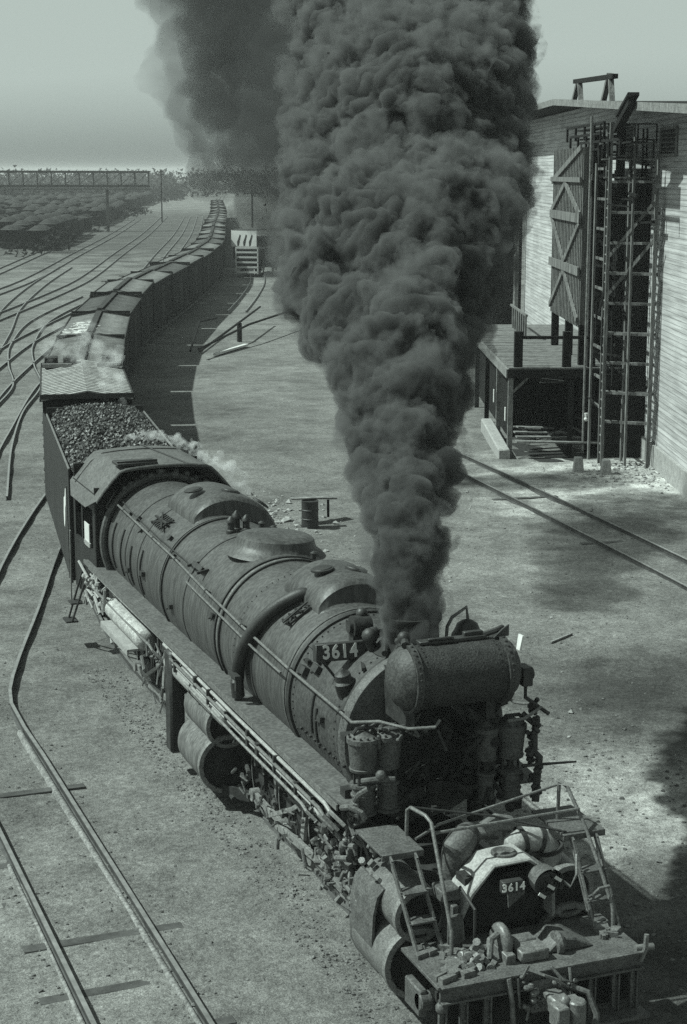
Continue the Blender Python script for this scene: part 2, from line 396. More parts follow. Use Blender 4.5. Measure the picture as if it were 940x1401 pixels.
# --- sand boxes: low saddles lying across the top of the boiler
def sandbox(y0, y1, a0, a1, h, nm='sand_box', hatches=()):
    m = MB(); n = 26; prof = []
    vs = []
    rows = [(y0-0.10, -0.02), (y0-.03, 0.06), (y0, 0.18), (y0+0.03, 0.78), (y0+0.10, 0.94), (y0+0.22, 1.0), (y1-0.25, 1.0), (y1-0.10, 0.93), (y1-0.03, 0.75), (y1, 0.18), (y1+.03, .06), (y1+.10, -0.02)]
    for (y, f) in rows:
        for i in range(n+1):
            t = i/n; a = a0+(a1-a0)*t; e = min(1.0, math.sin(math.pi*t)**0.55*1.02)
            vs.append(bp(y, a, h*f*e - 0.01))
    k = n+1; fs = [(j*k+i, j*k+i+1, (j+1)*k+i+1, (j+1)*k+i) for j in range(len(rows)-1) for i in range(n)]
    m.add(vs, fs, True); o = m.build(nm, M['boiler'], loco)
    for (y, a) in hatches:
        q = bp(y, a, h-0.02); up = Vector((q.x, 0, q.z-ZC)).normalized()
        MB().lathe(q, up, [(0, 0.20), (0.03, 0.20), (0.035, 0.17), (0.05, 0.16), (0.06, 0.0)], 20).build('hatch', M['iron'], o)
    return o
sandbox(7.0, 8.75, 27, -44, 0.40, hatches=[(7.9, 7), (7.8, -12)])
sandbox(14.5, 16.6, 26, -58, 0.42, hatches=[(15.5, 10), (15.2, -13), (15.2, -36)])
# steam dome: low round dome with a flange saddle
q0 = Vector((0.15, 11.5, ZC+1.33))
dm = MB().lathe(q0, (0.06, 0, 1), [(-0.1, 0.98), (-0.02, 0.90), (0.04, 0.80), (0.12, 0.76), (0.22, 0.73), (0.27, 0.64), (0.29, 0.45), (0.295, 0)], 36).build('steam_dome', M['boiler'], loco)
# safety valve cluster
m = MB()
for dx, dy, h in ((-.28, 12.95, .34), (-.12, 13.1, .42), (0.05, 13.0, .34)):
    m.lathe((dx, dy, ZC+1.36), (0, 0, 1), [(0, .10), (.06, .10), (.08, .07), (h*.6, .07), (h*.65, .1), (h*.8, .09), (h, .02)], 12)
m.build('safety_valve', M['black'], loco)
for dx, dy in ((.45, 13.3), (.75, 13.5), (0.55, 10.5)):
    MB().lathe((dx, dy, ZC+math.sqrt(1.38**2-dx*dx)-.02), (dx*.3, 0, 1), [(0, .06), (.1, .05), (.16, .08), (.2, .03)], 10).build('boiler_plug', M['iron'], loco)

# --- delivery pipe curving down the side, and its clip
m = MB(); m.tube([bp(7.75, 18, 0.02), bp(7.8, 20, 0.10)]+[bp(7.8+0.012*(a-22), a, 0.13) for a in range(24, 100, 5)]+[(-1.53, 8.62, 2.75), (-1.50, 8.64, 2.50)], [0.07, 0.10]+[0.115]*18, 14)
dp = m.build('sand_pipe', M['iron'], loco)
MB().box((-1.60, 8.55, 2.92), (0.10, 0.42, 0.06)).box((-1.58, 8.40, 2.80), (0.10, 0.08, 0.25)).build('pipe_flange', M['iron'], dp)
m = MB()   # lattice step bracket beside it
a, b = bp(7.35, 28, .03), bp(7.35, 46, .05); c_, d_ = bp(7.62, 30, .03), bp(7.62, 47, .05)
for t in (0, .33, .66, 1):
    m.bar(a.lerp(b, t)+Vector((0, 0, .05)), c_.lerp(d_, t)+Vector((0, 0, .05)), .03)
m.bar(a, b, .035); m.bar(c_, d_, .035); m.bar(a, c_.lerp(d_, .5), .03); m.bar(b, c_.lerp(d_, .5), .03); m.bar(a+Vector((-.03, 0, .12)), b+Vector((-.1, 0, .05)), .025)
m.build('step_bracket', M['black'], loco)
m = MB()
for k in range(6): 
    m.bar(bp(16.1-.13*k, 33, .02), bp(16.1-.13*k, 47, .09), .04); 
m.bar(bp(16.2, 40, .1), bp(15.3, 40, .1), .04); m.bar(bp(16.2, 34, .05), bp(15.3, 46, .12), .035); m.bar(bp(15.3, 34, .05), bp(16.1, 46, .12), .035)
m.build('step_bracket', M['black'], loco)
m = MB(); m.box(bp(12.25, 52, .09), (.10, .62, .05), Matrix.Rotation(R(-52), 3, 'Y')); m.bar(bp(12.55, 49, .0), bp(12.55, 56, .16), .05); m.bar(bp(11.9, 49, .0), bp(11.9, 56, .16), .05)
m.build('step_plate', M['iron'], loco)

# --- hand rails along both sides with knobs
hr = [(19.45, 51), (18.9, 52), (16.2, 55), (13.5, 58), (11.2, 62.5), (8.94, 66), (6.4, 69), (4.12, 69.5), (3.62, 70)]
pl = [bp(y, a, 0.10) for y, a in hr]
pf = [pl[-1], Vector((-1.26, 3.3, 3.66)), Vector((-1.14, 3.02, 3.74)), Vector((-0.85, 2.62, 3.72)), Vector((-0.50, 2.50, 3.74)), Vector((-0.40, 2.55, 3.82))]
h = MB().tube(pl+pf[1:], 0.024, 8).build('hand_rail', M['steel'], loco)
for y, a in [(18.2, 52.8), (15.4, 55.9), (13.5, 58), (11.2, 62.5), (8.94, 66), (6.4, 69), (4.12, 69.5)]:
    MB().cyl(bp(y, a, -0.01), bp(y, a, 0.11), .022, .03, 8).ball(bp(y, a, .10), .042, 8).build('rail_knob', M['iron'], h)
MB().tube([Vector((-v.x, v.y, v.z)) for v in pl]+[Vector((1.42, 3.3, 3.62)), Vector((1.38, 2.9, 3.70)), Vector((0.98, 2.62, 3.66)), Vector((0.7, 2.60, 3.66))], 0.024, 8).build('hand_rail', M['steel'], loco)
# second thin conduit and rods near the rail
MB().tube([bp(y, a, 0.06) for y, a in [(19.6, 45), (17.6, 50), (15.2, 53), (13.2, 54), (12.4, 55)]], .012, 6).build('conduit', M['iron'], loco)
MB().tube([bp(y, a, 0.12) for y, a in [(12.3, 66), (10.4, 69), (8.0, 73), (6.6, 74)]], .022, 6).build('conduit', M['steel'], loco)
MB().tube([bp(19.8, 42, .35), bp(19.3, 46, .2), bp(19.2, 58, .2), bp(19.35, 62, .05)], .022, 6).build('grab_iron', M['steel'], loco)
for (y, a, s) in [(17.9, 52, .09), (17.2, 50, .10), (16.6, 57, .07), (14.7, 47, .09), (13.9, 57, .08), (10.6, 75, .08), (6.0, 64, .13), (5.6, 58, .12), (13.4, 95, .09), (15.6, 88, .10), (16.9, 96, .10), (4.9, 84, .09)]:
    q = bp(y, a, .03); MB().box(q, (s, s*1.8, s), Matrix.Rotation(R(-a), 3, 'Y')).cyl(q, q+Vector((-.02, .2, -.10)), s*.25, None, 6).build('boiler_fitting', M['black'], loco)
# long washout stains/straps low on the firebox
for y, a0, a1 in ((15.9, 70, 112), (16.8, 74, 112), (17.7, 66, 112), (18.5, 66, 112), (5.35, 72, 104), (5.15, 80, 110)):
    MB().tube([bp(y, a, .02) for a in range(a0, a1, 4)], .018, 6).build('drain_pipe', M['iron'], loco)

# --- smokebox top furniture: chimney, number board, throttle bits
MB().lathe((0.0, 4.55, ZC+1.2), (0, 0, 1), [(0, .60), (.10, .50), (.18, .43), (.42, .42), (.50, .47), (.56, .47), (.56, .37), (.2, .36)], 32, capped=False).build('chimney', M['soot'], loco)
nb = bp(4.95, 38, 0.30)+Vector((-.02, 0, -.10))
npl = MB().box((0, 0, 0), (0.80, 0.20, 0.27)).build('number_box', M['iron'], loco, 0.012); npl.location = nb; npl.rotation_euler = (R(-9), 0, R(-4))
def seg_text(txt, size, parent, loc, rot, mt, ext=0.004, name='number', serif=True):
    cu = bpy.data.curves.new(name, 'FONT'); cu.body = txt; cu.size = size; cu.extrude = ext; cu.align_x = 'CENTER'; cu.align_y = 'CENTER'; cu.space_character = 1.15; cu.offset = size*0.03
    o = bpy.data.objects.new(name+'_tmp', cu); C.objects.link(o)
    bpy.context.view_layer.update(); dg = bpy.context.evaluated_depsgraph_get()
    me = bpy.data.meshes.new_from_object(o.evaluated_get(dg)); bpy.data.objects.remove(o); bpy.data.curves.remove(cu)
    me.materials.clear(); me.materials.append(mt)
    ob = bpy.data.objects.new(name, me); C.objects.link(ob); ob.parent = parent; ob.location = loc; ob.rotation_euler = rot; return ob
tx = seg_text('3614', 0.275, npl, (-0.02, -0.107, 0.0), (R(90), 0, 0), M['white'])
tx.scale = (0.92, 1.05, 1)
m = MB(); m.bar(nb+Vector((-.3, .05, -.1)), bp(4.95, 55, 0), .04); m.bar(nb+Vector((.2, .05, -.1)), bp(4.95, 28, 0), .04); m.bar(nb+Vector((.35, -.03, -.14)), bp(4.3, 40, .05), .05)
m.build('number_bracket', M['black'], loco)
# turbo generator and valves between number box and chimney
q = bp(5.3, 21, .2)
m = MB(); m.cyl(q+Vector((-.14, 0, .02)), q+Vector((.16, 0, .02)), .17, None, 16).cyl(q+Vector((-.2, 0, .02)), q+Vector((-.14, 0, .02)), .10, None, 12).ball(q+Vector((.05, .05, .2)), .10, 10).box(q+Vector((0, 0, -.16)), (.3, .2, .12))
m.build('generator', M['black'], loco)
q = bp(4.75, 24, .2); MB().ball(q+Vector((.0, -.05, .05)), .13, 12).ball(q+Vector((.12, .1, .05)), .10, 10).cyl(q, bp(4.75, 24, 0), .08, None, 10).build('blower_valve', M['iron'], loco)
MB().tube([bp(5.2, 15, .1), bp(5.0, 8, .15), bp(4.6, 16, .12), bp(4.2, 24, .1)], .05, 8).build('steam_pipe', M['iron'], loco)
# bell-shaped check valve on the side of the smokebox
q = bp(4.45, 54, .08); MB().lathe(q, (-.25, -.1, 1), [(-.2, .14), (0, .15), (.03, .17), (.06, .13), (.16, .12), (.18, .08), (.24, .03)], 14).build('check_valve', M['iron'], loco)
m = MB()
for k in range(14):
    q = bp(6.1-.05*k+random.uniform(-.1, .1), 44+random.uniform(-4, 14), .05); m.box(q, (.07, random.uniform(.06, .2), .06), Matrix.Rotation(random.random()*3, 3, 'Y'))
m.build_each('valve_fitting', M['black'], loco)
# bolted studs on the side
m = MB()
for k in range(10): m.ball(bp(5.9-.21*k, 104, .03), .035, 6)
m.build('stud_row', M['black'], loco)

# --- feed water heater: big riveted drum lying across the smokebox front
HY, HZ, HR = 3.05, 4.33, 0.47
hx0, hx1 = -0.74, 0.80
hb = MB().lathe((hx0, HY, HZ), (1, 0, 0), [(0, HR), (hx1-hx0, HR)], 48).build('feedwater_heater', M['heater'], loco)
for s, x in ((-1, hx0), (1, hx1)):
    MB().lathe((x, HY, HZ), (s, 0, 0), [(-.10, HR+.002), (-.10, HR+.045), (.0, HR+.045), (.0, HR-.01), (.12, HR-.08), (.20, HR-.22), (.25, HR-.40), (.26, 0)], 44).build('end_dome', M['dome'], hb)
    m = MB()
    for i in range(34):
        a = R(i*360/34); m.ball((x-s*.05, HY+math.cos(a)*(HR+.045), HZ+math.sin(a)*(HR+.045)), .024, 6)
        m.ball((x-s*.20, HY+math.cos(a)*(HR+.0), HZ+math.sin(a)*(HR+.0)), .015, 6)
    m.build('rivet_ring', M['black'], hb)
MB().box((0.0, HY+.02, HZ+HR+.03), (1.05, .16, .05)).box((-.2, HY-.05, HZ+HR+.075), (.4, .05, .04)).box((.35, HY+.05, HZ+HR+.08), (.3, .09, .07)).build('top_bracket', M['black'], hb, 0.008)
MB().tube([(-.65, HY+.45, HZ+.42), (-.7, HY+.1, HZ+HR+.08), (-.75, HY-.05, HZ+HR+.03)], .06, 8).ball((-.7, HY+.12, HZ+HR+.09), .10, 10).build('lifting_lug', M['iron'], hb)
MB().tube([(.50, HY+.02, HZ+HR+.05), (.66, HY-.02, HZ+HR+.10), (.82, HY+.02, HZ+HR+.13)], .045, 8).prism([(.62, HY-.1, HZ+HR+.02), (.86, HY-.1, HZ+HR+.03), (.86, HY-.1, HZ+HR+.20), (.76, HY-.1, HZ+HR+.14)], (0, .03, 0)).build('lifting_lug', M['iron'], hb)
MB().box((.98, HY-.22, HZ+.42), (.03, .13, .22), Matrix.Rotation(R(12), 3, 'Y')).build('white_flag_plate', M['white'], hb)
MB().box((1.12, HY-.1, HZ-.12), (.16, .28, .28)).cyl((1.0, HY-.1, HZ-.1), (1.25, HY-.1, HZ-.1), .1, None, 10).build('inlet_flange', M['black'], hb, .01)
MB().tube([(1.15, HY-.1, HZ-.2), (1.20, HY-.0, HZ-.5), (1.52, HY-.15, HZ-.75)], .03, 8).build('overflow_pipe', M['iron'], hb)
# bell behind the heater, on the right of the chimney
bl = MB().lathe((0.92, 4.5, 4.42), (0, 0, 1), [(-.2, .05), (0, .25), (.04, .24), (.10, .20), (.20, .16), (.25, .08), (.27, 0)], 22).build('bell', M['black'], loco)
MB().tube([(.56, 4.5, 4.30), (.58, 4.5, 4.60), (.66, 4.5, 4.74), (.90, 4.5, 4.88), (.93, 4.5, 4.66)], .028, 8).build('bell_yoke', M['steel'], bl)
MB().box((.90, 4.5, 4.14), (.75, .3, .14)).build('bell_stand', M['black'], bl)
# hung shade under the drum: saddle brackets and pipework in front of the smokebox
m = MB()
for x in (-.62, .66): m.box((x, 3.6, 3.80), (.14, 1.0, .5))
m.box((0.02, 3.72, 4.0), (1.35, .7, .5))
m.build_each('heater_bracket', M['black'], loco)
m = MB()
for k in range(95):
    x = random.uniform(-.6, 1.3); z = random.uniform(2.05, 3.75); y = 3.62+random.uniform(-.45, .3)
    t = random.random()
    if t < .4: m.cyl((x, y, z), (x+random.uniform(-.3, .3), y, z+random.uniform(-.3, .3)), random.uniform(.015, .045), None, 8)
    elif t < .7: m.box((x, y, z), (random.uniform(.05, .22), .12, random.uniform(.05, .2)))
    else: m.ball((x, y, z), random.uniform(.03, .09), 8)
m.build_each('front_pipe', M['soot'], loco)
m = MB()
for k in range(20):
    x = random.uniform(-1.2, -.35); z = random.uniform(3.35, 3.62); y = 3.3+random.uniform(-.2, .3)
    m.ball((x, y, z), random.uniform(.02, .045), 8)
    m.cyl((x, y, z), (x+random.uniform(-.2, .2), y, z+random.uniform(-.2, .1)), random.uniform(.012, .03), None, 8)
m.build_each('pipe_fitting', M['grey'], loco)
for pts, r in (([(-.95, 3.3, 3.5), (-.8, 3.15, 3.56), (-.55, 3.15, 3.6), (-.45, 3.15, 3.75)], .035), ([(-1.32, 3.3, 3.3), (-1.38, 3.2, 2.6), (-1.42, 3.1, 2.2)], .025), ([(-1.2, 3.35, 3.62), (-1.28, 3.3, 3.35), (-1.36, 3.25, 3.2)], .03), ([(1.28, 3.3, 3.5), (1.42, 3.15, 3.35), (1.40, 3.1, 3.0), (1.30, 3.1, 2.9)], .05), ([(1.35, 3.2, 3.0), (1.48, 3.1, 2.85), (1.42, 3.05, 2.5), (1.38, 3.0, 2.2)], .06), ([(-.1, 3.3, 3.4), (.0, 3.2, 3.1)], .03)):
    MB().tube(pts, r, 8).build('feed_pipe', M['iron'], loco)
m = MB()
for k in range(12):
    q = Vector((1.42+random.uniform(-.08, .10), 3.1+random.uniform(-.1, .1), 3.7-.13*k)); m.lathe(q, (random.uniform(-1, 1), random.uniform(-.5, .5), random.uniform(.2, 1)), [(-.08, .03), (-.03, .035), (-.02, .07), (.03, .07), (.04, .03), (.10, .04), (.12, .02)], 10)
m.build_each('valve_body', M['black'], loco)
MB().cyl((1.2, 3.1, 2.75), (2.0, 2.9, 2.78), .03, .015, 8).build('marker_arm', M['black'], loco)

# --- compound air pumps, two on each side of the smokebox front
def pump(x, y, z0, s=1.0, lit='grey'):
    p = MB().lathe((x, y, z0), (0, 0, 1), [(0, .20*s), (.04, .20*s), (.045, .165*s), (.15, .155*s), (.16, .17*s), (.18, .17*s), (.19, .155*s), (.27, .155*s), (.28, .175*s), (.30, .175*s), (.31, .155*s), (.40, .15*s), (.42, .19*s), (.46, .19*s), (.47, .07)], 22).build('air_pump', M[lit], loco)
    MB().cyl((x, y, z0+.46), (x, y, z0+.66), .05, None, 10).bar((x-.13, y, z0+.45), (x-.13, y, z0+.68), .03).bar((x+.13, y, z0+.45), (x+.13, y, z0+.68), .03).build('piston_rod', M['iron'], p)
    MB().lathe((x, y, z0+.66), (0, 0, 1), [(0, .19*s), (.04, .20*s), (.05, .18*s), (.42, .215*s), (.43, .235*s), (.50, .235*s), (.51, .2*s), (.55, .12*s), (.60, .06*s)], 24).build('steam_cylinder', M[lit], p)
    m = MB()
    for i in range(12):
        a = i*math.pi/6; m.cyl((x+.2*s*math.cos(a), y+.2*s*math.sin(a), z0+1.15), (x+.2*s*math.cos(a), y+.2*s*math.sin(a), z0+1.2), .016, None, 6)
    m.tube([(x-.15*s, y, z0+1.22), (x-.10*s, y-.02, z0+1.30), (x+.12*s, y-.02, z0+1.30), (x+.2*s, y, z0+1.2)], .03, 6)
    m.build('pump_head', M['iron'], p)
    return p
pump(-1.27, 3.32, 2.27, 1.02); pump(-.86, 3.38, 2.25, .97)
pump(.72, 3.34, 2.18, .80); pump(1.12, 3.34, 2.18, 1.02)
MB().box((-1.02, 3.62, 2.5), (.9, .2, .14)).box((-1.02, 3.62, 3.35), (.9, .2, .10)).box((.88, 3.62, 2.45), (.85, .2, .14)).box((.88, 3.62, 3.25), (.85, .2, .10)).build_each('pump_bracket', M['black'], loco)
MB().tube([(-1.45, 2.9, 2.92), (-1.25, 2.75, 2.98), (-1.02, 2.72, 2.96)], .045, 8).ball((-1.22, 2.75, 3.03), .08, 10).tube([(-1.5, 3.0, 2.6), (-1.5, 2.85, 2.75), (-1.40, 2.75, 2.85)], .05, 8).build('pump_pipe', M['grey'], loco)
MB().tube([(-1.62, 3.25, 2.42), (-1.60, 3.0, 2.52), (-1.45, 2.9, 2.45), (-1.40, 2.9, 2.35)], .045, 8).build('pump_pipe', M['steel'], loco)

# --- running boards and the pipes hung under them
def board(s):
    m = MB(); N = 20; vs = []
    for i in range(N+1):
        y = 3.25+(20.3-3.25)*i/N; xo = 1.66 if y > 4 else 1.58
        xi = max(.9, math.sqrt(max(.01, (rb(y)+.0)**2-(2.44-ZC)**2))-.05)
        vs += [(s*xo, y, 2.44), (s*xi, y, 2.44), (s*xi, y, 2.40), (s*xo, y, 2.40)]
    fs = [(i*4+j, i*4+(j+1) % 4, (i+1)*4+(j+1) % 4, (i+1)*4+j) for i in range(N) for j in range(4)]+[(0, 1, 2, 3), (N*4, N*4+1, N*4+2, N*4+3)]
    m.add(vs, fs, False); return m.build('running_board', M['cab'], loco)
bl_ = board(-1); board(1)
MB().box((-1.675, 11.8, 2.41), (.03, 17.0, .09)).build('board_edge', M['steel'], bl_)
# straight pipes
for k, (dz, dx, mt, y0, y1, r) in enumerate([(2.30, -1.68, 'pale', 3.6, 13.0, .032), (2.20, -1.74, 'steel', 3.7, 12.4, .030), (2.10, -1.70, 'pale', 4.0, 12.6, .026), (2.02, -1.76, 'rod', 4.4, 11.2, .026), (2.30, -1.62, 'rod', 13.0, 20.0, .03), (1.95, -1.66, 'steel', 14, 20, .03)]):
    MB().tube([(dx+.18, y0-.15, dz-.25), (dx, y0, dz-.05), (dx, y0+.2, dz), (dx, (y0+y1)/2, dz-.02), (dx, y1, dz)], r, 8).build('under_board_pipe', M[mt], loco)
m = MB(); y = 4.2
while y < 13:
    m.box((-1.70, y, 2.19+random.uniform(-.06, .04)), (.12, random.uniform(.03, .12), random.uniform(.15, .34))); y += random.uniform(.35, 1.5)
m.build_each('pipe_hanger', M['black'], loco)
rs = MB().lathe((-1.52, 9.0, 1.96), (0, 1, 0), [(0, 0), (.05, .12), (.12, .19), (.2, .20), (3.9, .20), (3.98, .16), (4.05, 0)], 24).build('air_reservoir', M['pale'], loco)
for y in (9.6, 11.0, 12.4): MB().lathe((-1.52, y, 1.96), (0, 1, 0), [(0, .2), (0, .215), (.06, .215), (.06, .2)], 24, False).build('reservoir_strap', M['black'], rs)
# rear: sunlit injector boxes and pipes under the cab side
rs = MB().lathe((-1.50, 15.0, 1.80), (0, 1, 0), [(0, 0), (.04, .14), (.12, .22), (.2, .23), (3.0, .23), (3.1, .18), (3.14, 0)], 24).build('air_reservoir', mat('chalky_lagging', .34, .8, .3, 4, .4, 20, spots=.3), loco)
MB().box((-1.72, 16.6, 1.55), (.28, 2.5, .05)).box((-1.85, 16.6, 1.50), (.03, 2.5, .12)).build('step_board', M['pale'], loco)
m = MB()
for k in range(34):
    y = random.uniform(17.6, 20.2); z = random.uniform(1.5, 2.3); x = -1.58+random.uniform(-.16, .1)
    m.tube([(x, y, z), (x+random.uniform(-.06, .06), y+random.uniform(-.4, .4), z+random.uniform(-.25, .25)), (x, y+random.uniform(-.6, .6), z+random.uniform(-.4, .4))], random.uniform(.015, .04), 6)
    if k % 3 == 0: m.ball((x, y, z), random.uniform(.05, .1), 8)
m.build_each('injector', M['pale'], loco)
m = MB()
for k in range(26):
    y = random.uniform(13.2, 15.2); z = random.uniform(.7, 2.2); x = -1.5+random.uniform(-.16, .1)
    m.tube([(x, y, z), (x+random.uniform(-.06, .06), y+random.uniform(-.3, .3), z+random.uniform(-.35, .35))], random.uniform(.015, .04), 6)
m.build_each('brake_rod', M['steel'], loco)

# --- cab
cab = MB(); vs = []; n = 16
def roofp(x): 
    t = abs(x)/1.62; return 4.82-0.16*t*t-0.58*max(0, (t-.62)/.38)**1.2
m = MB(); vs = []
for y, lift in ((18.95, 0), (21.9, 0)):
    for i in range(n+1):
        x = -1.62+3.24*i/n; vs.append((x, y, roofp(x)+lift))
for y, lift in ((18.95, 0), (21.9, 0)):
    for i in range(n+1):
        x = -1.62+3.24*i/n; vs.append((x, y, roofp(x)-.05))
k = n+1; fs = [(i, i+1, k+i+1, k+i) for i in range(n)]+[(2*k+i, 2*k+i+1, 3*k+i+1, 3*k+i) for i in range(n)]+[(i, i+1, 2*k+i+1, 2*k+i) for i in range(n)]+[(k+i, k+i+1, 3*k+i+1, 3*k+i) for i in range(n)]+[(0, k, 3*k, 2*k), (n, k+n, 3*k+n, 2*k+n)]
m.add(vs, fs, True); cr = m.build('cab_roof', M['cab'], loco)
vs = []
m = MB(); m.tube([(-1.62+3.24*i/24, 18.93, roofp(-1.62+3.24*i/24)+.01) for i in range(25)], .03, 6); m.build('roof_lip', M['steel'], cr)
MB().box((-.62, 19.35, 4.86), (.95, .55, .07)).box((-.62, 19.15, 4.92), (.95, .06, .05)).build('roof_hatch', M['iron'], cr, .01)
m = MB(); m.tube([(-1.6, 21.4, roofp(-1.6)+.01)]+[(x/10, 21.4, roofp(x/10)+.012) for x in range(-15, 16, 3)], .015, 5); m.build('roof_seam', M['iron'], cr)
MB().tube([(.2, 21.9, roofp(.2)+.02), (.55, 19.0, roofp(.55)+.02)], .02, 5).build('roof_seam', M['iron'], cr)
# side walls with window openings
for s in (-1, 1):
    X = s*1.55; m = MB()
    m.box((X, 20.6, 2.15), (.05, 2.4, 1.3)); m.box((X, 20.6, 3.95), (.05, 2.4, .42)); m.box((X, 19.55, 3.27), (.05, .30, .94)); m.box((X, 20.85, 3.27), (.05, .12, .94)); m.box((X, 21.7, 3.27), (.05, .20, .94))
    w = m.build('cab_side', M['tender'], loco)
    if s < 0:
        MB().box((-1.60, 20.2, 2.86), (.04, .62, .08)).build('arm_rest', M['pale'], w)
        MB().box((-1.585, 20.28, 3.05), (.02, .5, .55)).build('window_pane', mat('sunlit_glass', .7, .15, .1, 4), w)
MB().box((-1.2, 19.45, 3.3), (.75, .05, 2.0)).box((1.2, 19.45, 3.3), (.75, .05, 2.0)).build_each('cab_front', M['soot'], loco)
MB().box((0, 21.8, 3.9), (3.1, .05, 1.2)).build('cab_back', M['soot'], loco)
MB().prism([(-1.62, 19.0, roofp(-1.62)), (-1.62, 21.9, roofp(-1.62)), (-1.74, 21.3, 3.82), (-1.74, 19.7, 3.82)], (0.02, 0, .03)).build('eave_flap', M['cab'], loco)
MB().bar((-1.66, 22.4, .5), (-1.60, 20.7, 2.2), .04).bar((-1.66, 22.0, .5), (-1.60, 20.4, 2.0), .04).box((-1.66, 22.2, .5), (.3, .5, .04)).box((-1.64, 21.6, 1.1), (.3, .4, .04)).build('cab_step', M['iron'], loco)
MB().tube([(-1.68, 21.9, 1.0), (-1.72, 21.6, 2.9)], .02, 6).build('grab_iron', M['pale'], loco)

# --- frame, wheels, rods, cylinders
MB().box((0, 12.3, 1.2), (1.15, 20.6, .7)).build('frame', M['soot'], loco)
MB().box((0, 16.8, 2.0), (2.3, 5.0, .9)).build('ash_pan', M['soot'], loco)
def driver(x, y, r=.72):
    s = -1 if x < 0 else 1
    w = MB().lathe((x-s*.07, y, r), (s, 0, 0), [(0, r-.09), (0, r), (.13, r), (.14, r-.08)], 36, False).build('driving_wheel', M['steel'], loco)
    m = MB(); m.lathe((x, y, r), (s, 0, 0), [(-.06, .16), (.10, .16), (.12, .10)], 16)
    for i in range(14):
        a = i*2*math.pi/14; m.bar((x, y+.1*math.cos(a), r+.1*math.sin(a)), (x, y+(r-.08)*math.cos(a), r+(r-.08)*math.sin(a)), .06)
    m.box((x, y+.0, r-.42), (.09, .5, .22)); m.build('spokes', M['black'], w)
for y in (4.6, 6.15, 7.7, 9.25):
    for x in (-.80, .80): driver(x, y)
for y in (13.3, 14.85, 16.4, 17.95):
    for x in (-.80, .80): driver(x, y)
for x in (-.78, .78):
    w = MB().lathe((x, 1.9, .40), (1, 0, 0), [(-.07, .12), (-.07, .40), (.07, .40), (.07, .12)], 24).build('pilot_wheel', M['steel'], loco)
for s in (-1, 1):
    for (y0, y1) in ((4.6, 9.25), (13.3, 17.95)):
        MB().bar((s*1.02, y0, .42), (s*1.02, y1, .42), .07, .13).build('side_rod', M['rod'], loco, .01)
        for k in range(4): MB().cyl((s*.95, y0+k*1.55, .42), (s*1.1, y0+k*1.55, .42), .12, None, 14).build('crank_pin', M['rod'], loco)
        MB().bar((s*1.14, y0-1.0, .80), (s*1.14, y0+3.1, .44), .07, .14).build('main_rod', M['rod'], loco, .01)
        MB().box((s*1.15, y0-.9, .82), (.16, .35, .36)).build('crosshead', M['steel'], loco, .02)
        MB().bar((s*1.14, y0-1.7, 1.04), (s*1.14, y0+.2, 1.04), .12, .07).bar((s*1.14, y0-1.7, .60), (s*1.14, y0+.2, .60), .12, .07).build('guide_bar', M['steel'], loco)
        MB().bar((s*1.25, y0+.3, 1.9), (s*1.25, y0+3.1, .62), .05, .08).bar((s*1.28, y0+1.0, 2.05), (s*1.28, y0+1.3, .9), .06, .16).bar((s*1.3, y0-.6, 1.55), (s*1.3, y0+1.1, 1.6), .05, .07).bar((s*1.3, y0-.75, 1.7), (s*1.25, y0-.85, .7), .05, .09).bar((s*1.34, y0+.2, 2.1), (s*1.34, y0+1.6, 1.3), .05, .08).build('valve_gear', M['rod'], loco, .005)
        MB().box((s*1.3, y0+.75, 1.95), (.2, .7, .35)).box((s*1.2, y0+.1, 1.75), (.25, .12, .9)).build('link_bracket', M['iron'], loco, .015)
m = MB()
for k in range(110):
    y = random.uniform(3.3, 9.4); z = random.uniform(.5, 2.2); x = -1.38+random.uniform(-.14, .16)
    if k % 3: m.tube([(x, y, z), (x+random.uniform(-.05, .05), y+random.uniform(-.4, .4), z+random.uniform(-.25, .25))], random.uniform(.012, .035), 6)
    else: m.box((x, y, z), (.05, random.uniform(.05, .16), random.uniform(.03, .08)), Matrix.Rotation(random.random()*3, 3, 'X'))
m.build_each('brake_rod', M['grey'], loco)
